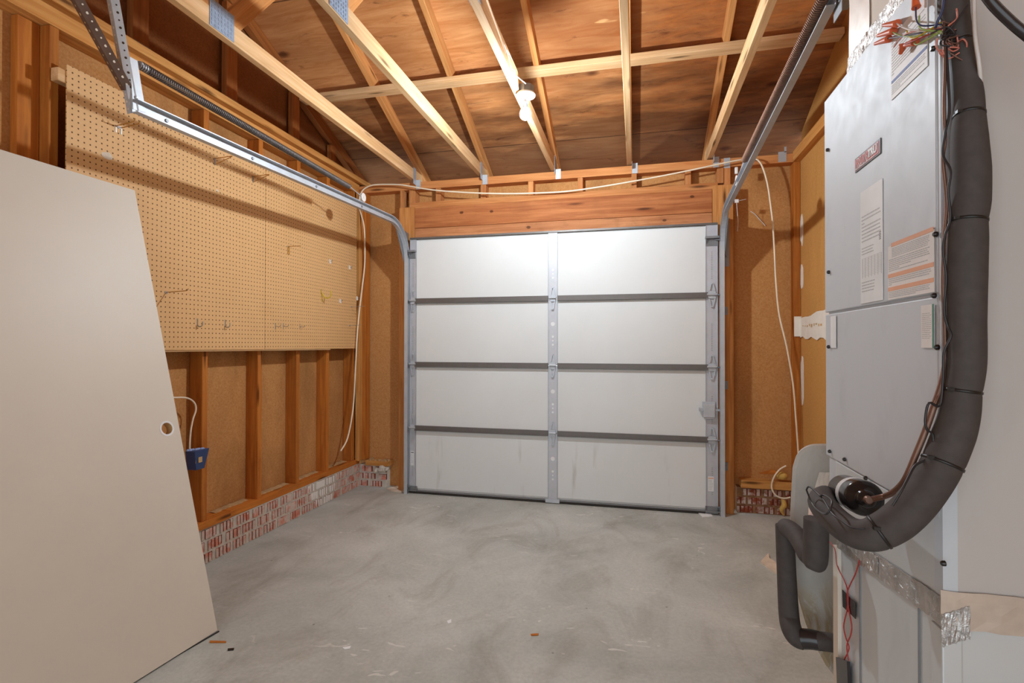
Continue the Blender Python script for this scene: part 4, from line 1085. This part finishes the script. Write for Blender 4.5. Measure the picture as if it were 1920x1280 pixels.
# liquid line, drier, control wires
ll = root('liquid_line', PD(1700, 895, .72), 'thin brown copper line running from the black filter drier up beside the foam pipe', 'pipe')
cp = [(1655, 931, .765), (1672, 924, .75), (1690, 908, .735), (1702, 888, .725), (1718, 850, .72), (1735, 808, .715), (1750, 765, .712), (1765, 720, .712), (1776, 670, .715), (1783, 620, .72)]
A = PD(1621, 934, .79); B = PD(1584, 919, .92); ax = (B-A).normalized()
build('copper_tube', MB().tube(smooth([A-ax*.024]+[PD(*c) for c in cp], 6), .0042, 10), 'copper', ll)
cp = [(1783, 620, .722), (1780, 540, .722), (1781, 460, .722), (1784, 400, .722), (1788, 330, .722), (1795, 260, .722), (1798, 190, .728), (1795, 140, .732), (1790, 100, .735), (1788, 60, .74)]
build('copper_tube', MB().tube(smooth([PD(*c) for c in cp], 6), .004, 10), 'pinkw', ll, label='bare pinkish length beside the pipe')
Ld = (B-A).length; R = .027
fd = root('filter_drier', A, 'black cylindrical filter drier with a white band in front of the air handler', 'filter drier')
build('shell', MB().lathe(A, ax, [(-.020, .006), (-.017, .012), (-.012, .0135), (-.006, .0145), (-.0055, .020), (-.003, .0215), (-.0015, .0250), (.005, R), (Ld-.005, R), (Ld, R*.9), (Ld+.012, .012), (Ld+.016, .006)], 32), 'blackgloss', fd, )
build('paper_band', MB().lathe(A+ax*(Ld*.30), ax, [(0, R*1.005), (.0005, R*1.012), (.024, R*1.012), (.0245, R*1.005)], 32), 'labelwhite', fd, label='white paper band')
build('flare_nut', MB().lathe(A-ax*.028, ax, [(0, .0045), (.003, .0062), (.010, .0062), (.012, .006)], 12), 'copper', fd)
# control wires beside the pipe
def wirepath(name, pl, r, mat, label, cat='wire'):
    pts = smooth([PD(*c) for c in pl], 5)
    return build(name, MB().tube(pts, r, 6), mat, loc=pts[len(pts)//2], label=label, cat=cat)
wirepath('control_wire', [(1776, 20, .735), (1774, 80, .725), (1778, 150, .715), (1780, 210, .71), (1772, 250, .71), (1768, 290, .71), (1782, 320, .70), (1778, 360, .70), (1782, 410, .70), (1772, 440, .70), (1768, 470, .70), (1774, 520, .70), (1770, 580, .70), (1776, 610, .70), (1783, 630, .695), (1770, 660, .70), (1768, 710, .70), (1762, 760, .70), (1742, 755, .70), (1735, 785, .70), (1738, 805, .70), (1749, 815, .70), (1748, 850, .70), (1735, 862, .70), (1716, 872, .70), (1703, 895, .695), (1690, 920, .69), (1673, 948, .69)], .0016, 'blackw', 'thin black control wire weaving down beside the foam pipe')
wirepath('control_wire', [(1770, 40, .73), (1772, 120, .722), (1770, 200, .715), (1772, 262, .712), (1768, 300, .712), (1775, 380, .71), (1770, 450, .71), (1768, 540, .71), (1772, 640, .71), (1766, 720, .71), (1752, 760, .708)], .0022, 'copper', 'brown control cable hugging the cabinet edge behind the foam pipe')
wirepath('control_wire', [(1826, -20, .70), (1828, 60, .70), (1836, 120, .70), (1841, 180, .715), (1846, 240, .73)], .0026, 'whitew', 'pale tube along the right side of the foam pipe')
wirepath('control_wire', [(1512, 918, .84), (1517, 912, .84), (1530, 922, .82), (1545, 938, .79), (1560, 962, .745), (1580, 978, .72), (1600, 990, .70), (1622, 990, .69)], .0014, 'blackw', 'thin black wire wrapped over the lower end of the foam pipe')
wirepath('control_wire', [(1512, 918, .84), (1522, 942, .82), (1533, 956, .79), (1550, 963, .755), (1560, 940, .76), (1545, 928, .80), (1537, 930, .80)], .0014, 'blackw', 'black wire loop at the elbow of the foam pipe, beside the drier')
# black cable crossing the top right corner
wirepath('power_cable', [(1838, -25, .66), (1862, 8, .655), (1892, 38, .65), (1920, 62, .645), (1990, 118, .64)], .006, 'blacktape', 'thick black cable crossing the top right corner', 'cable')

# wire nut nest on the cabinet top edge
nest = root('wire_splices', PX(1690, 55, XH-.02), 'nest of thin coloured wires with orange wire nuts at the top of the air handler', 'wiring')
k0 = PD(1766, 52, .725); XW = XH-.012
ends = [((1681, 44), 'whitew'), ((1673, 60), 'greenw'), ((1664, 72), 'bluew'), ((1693, 84), 'redw'), ((1714, 78), 'greenw'), ((1717, 12), 'bluew'), ((1676, 88), 'pinkw'), ((1700, 58), 'yellow'), ((1724, 30), 'greenw')]
for (x, y), mt in ends:
    e_ = PX(x, y, XW); mid = k0.lerp(e_, .5)+Vector((-.012, 0, random.uniform(-.012, .012)))
    build('wire', MB().tube(smooth([k0+Vector((0, 0, random.uniform(-.008, .01))), mid, e_], 6), .0012, 5), mt, nest)
for (x, y), (x2, y2) in (((1657, 47), (1682, 44)), ((1646, 67), (1675, 58)), ((1641, 82), (1666, 73)), ((1688, 101), (1694, 84)), ((1694, 86), (1716, 78)), ((1714, -14), (1718, 14))):
    a, b = PX(x, y, XW), PX(x2, y2, XW); ax = (b-a).normalized(); L_ = (b-a).length
    build('wire_nut', MB().lathe(a, ax, [(0, .0028), (L_*.5, .0043), (L_*.85, .0054), (L_, .0062)], 10), 'orange', nest)
mb = MB()
for i in range(18):
    a = k0+Vector((random.uniform(-.004, .02), random.uniform(-.006, .006), random.uniform(-.04, .01))); v1, v2, v3 = [Vector((random.uniform(-.012, .012), random.uniform(-.008, .002), random.uniform(-.014, .012))) for _ in range(3)]
    mb.tube(smooth([a, a+v1, a+v1+v2, a+v2+v3], 5), .0011, 5, i % 3)
build('wire_tangle', mb, ['copper', 'pinkw', 'blackw'], nest)
# black wire stub at the top edge and blue-white wires over the corner
wirepath('control_wire', [(1600, 140, 1.06), (1615, 122, 1.04), (1632, 105, 1.02), (1626, 103, 1.02)], .0018, 'blackw', 'short black wire on the top edge of the air handler')
wirepath('control_wire', [(1770, -20, .72), (1768, 15, .72), (1757, 42, .725), (1754, 52, .73)], .0018, 'bluew', 'blue wire bending over the top corner of the air handler')

# ------------------------------------------------------------------ condensate drain
dn = root('condensate_drain', PD(1475, 1100, 1.25), 'black foam-covered condensate drain pipe with a trap below the air handler', 'pipe')
def tubeD(name, pl, mat, n=18):
    pts = smooth([PD(x, y, d) for x, y, r, d in pl], 6); rs = lerps([r*d/FPX for x, y, r, d in pl], 6)
    return build(name, MB().tube(pts, rs, n), mat, dn)
tubeD('drain_stub', [(1527, 940, 9, 1.13), (1526, 960, 9, 1.12), (1525, 985, 9, 1.11)], 'pvc')
tubeD('foam_sleeve', [(1530, 972, 21, 1.09), (1530, 1000, 21.5, 1.09), (1529, 1035, 22, 1.09), (1528, 1050, 21.5, 1.09), (1526, 1060, 19, 1.09), (1524, 1067, 12, 1.09)], 'blackfoam')
tubeD('foam_sleeve', [(1528, 1050, 17, 1.10), (1514, 1040, 17, 1.12), (1505, 1022, 17, 1.15), (1494, 1004, 17, 1.19), (1480, 992, 17, 1.23), (1472, 988, 16, 1.25)], 'blackfoam')
tubeD('foam_sleeve', [(1470, 984, 15, 1.25), (1472, 1010, 16, 1.25), (1475, 1080, 16.5, 1.25), (1479, 1150, 17.5, 1.25), (1484, 1178, 18, 1.23), (1494, 1194, 18, 1.22), (1508, 1200, 17, 1.21)], 'blackfoam')
tubeD('tape_wrap', [(1504, 1197, 18, 1.21), (1520, 1198, 17.5, 1.20), (1536, 1201, 17, 1.19)], 'blacktape')
tubeD('foam_sleeve', [(1534, 1201, 16.5, 1.19), (1552, 1203, 16.5, 1.18), (1570, 1206, 16.5, 1.17)], 'blackfoam')
# red low-voltage pair on the plenum
def pairpath(dx): return [(1553+dx*.3, 1013), (1566+dx*.2, 1030), (1570, 1060), (1585+dx*.5, 1092), (1590, 1108), (1590, 1128), (1590-dx, 1150), (1583-dx*1.2, 1180) if dx > 0 else (1596, 1180), (1590, 1205), (1586-dx*.4, 1232)]
tw = root('thermostat_wire', PX(1590, 1130, XH-.002), 'thin red wire pair taped to the lower left face of the plenum', 'wire')
for pl in ([(1553, 1013), (1566, 1030), (1570, 1060), (1585, 1092), (1590, 1112), (1589, 1140), (1582, 1172), (1586, 1195), (1592, 1215), (1583, 1236)], [(1612, 1050), (1604, 1075), (1593, 1098), (1589, 1112), (1591, 1140), (1597, 1172), (1595, 1190), (1588, 1210), (1591, 1238)]):
    build('wire', MB().tube(smooth([PX(x, y, XH-.004) for x, y in pl], 5), .0013, 6), 'redw', tw)
build('tape_patch', MB().prism([PX(x, y, XH-.001) for x, y in ((1580, 1105), (1605, 1130), (1605, 1160), (1581, 1137))], (-.0012, 0, 0)), 'blacktape', tw)
mb = MB().prism([PX(x, y, XH-.002) for x, y in ((1573, 1232), (1594, 1240), (1598, 1330), (1577, 1330))], (-.006, 0, 0)); build('tape_sleeve', mb, 'blacktape', tw)

# ================================================================== FLOOR BITS
def scrap(name, px, mat, label, cat, h=.002):
    pts = [PZ(x, y, .0005) for x, y in px]; c = sum(pts, Vector())/len(pts)
    build(name, MB().prism(pts, (0, 0, h)), mat, loc=c, label=label, cat=cat)
scrap('scrap_or_daylight', ((1426, 1056), (1436, 1045), (1441, 1040), (1443, 1050), (1452, 1055), (1468, 1068), (1470, 1082), (1450, 1074)), 'paper', 'crumpled pale paper scrap on the floor beside the drain pipe', 'paper scrap', .012)
scrap('scrap_or_daylight', ((1308, 961), (1330, 960), (1336, 968), (1318, 970)), 'daylight', 'white patch standing for daylight under the right end of the garage door', 'paper scrap', .006)  # daylight spot below the door, drawn as a white patch
scrap('wood_splinter', ((393, 1202), (424, 1203), (424, 1205), (393, 1205)), 'stud', 'thin brown splinter on the floor by the cream door', 'wood scrap', .004)
scrap('wood_splinter', ((427, 1217), (439, 1216), (438, 1219), (427, 1220)), 'screw', 'short dark splinter on the floor near the cream door', 'wood scrap', .004)
scrap('paint_flake', ((642, 1214), (658, 1211), (656, 1216), (646, 1217)), 'daylight', 'white flake on the middle of the near floor', 'paint flake')
scrap('wood_splinter', ((995, 1189), (1010, 1188), (1010, 1191), (996, 1192)), 'stud', 'small brown chip on the near floor right of centre', 'wood scrap', .003)
scrap('paint_flake', ((838, 1164), (846, 1161), (846, 1167), (840, 1169)), 'daylight', 'tiny white flake near the floor centre', 'paint flake')
scrap('plaster_crumb', ((724, 917), (745, 912), (768, 920), (752, 923), (735, 921)), 'paper', 'flattened paper shred at the foot of the left track', 'paper scrap', .008)
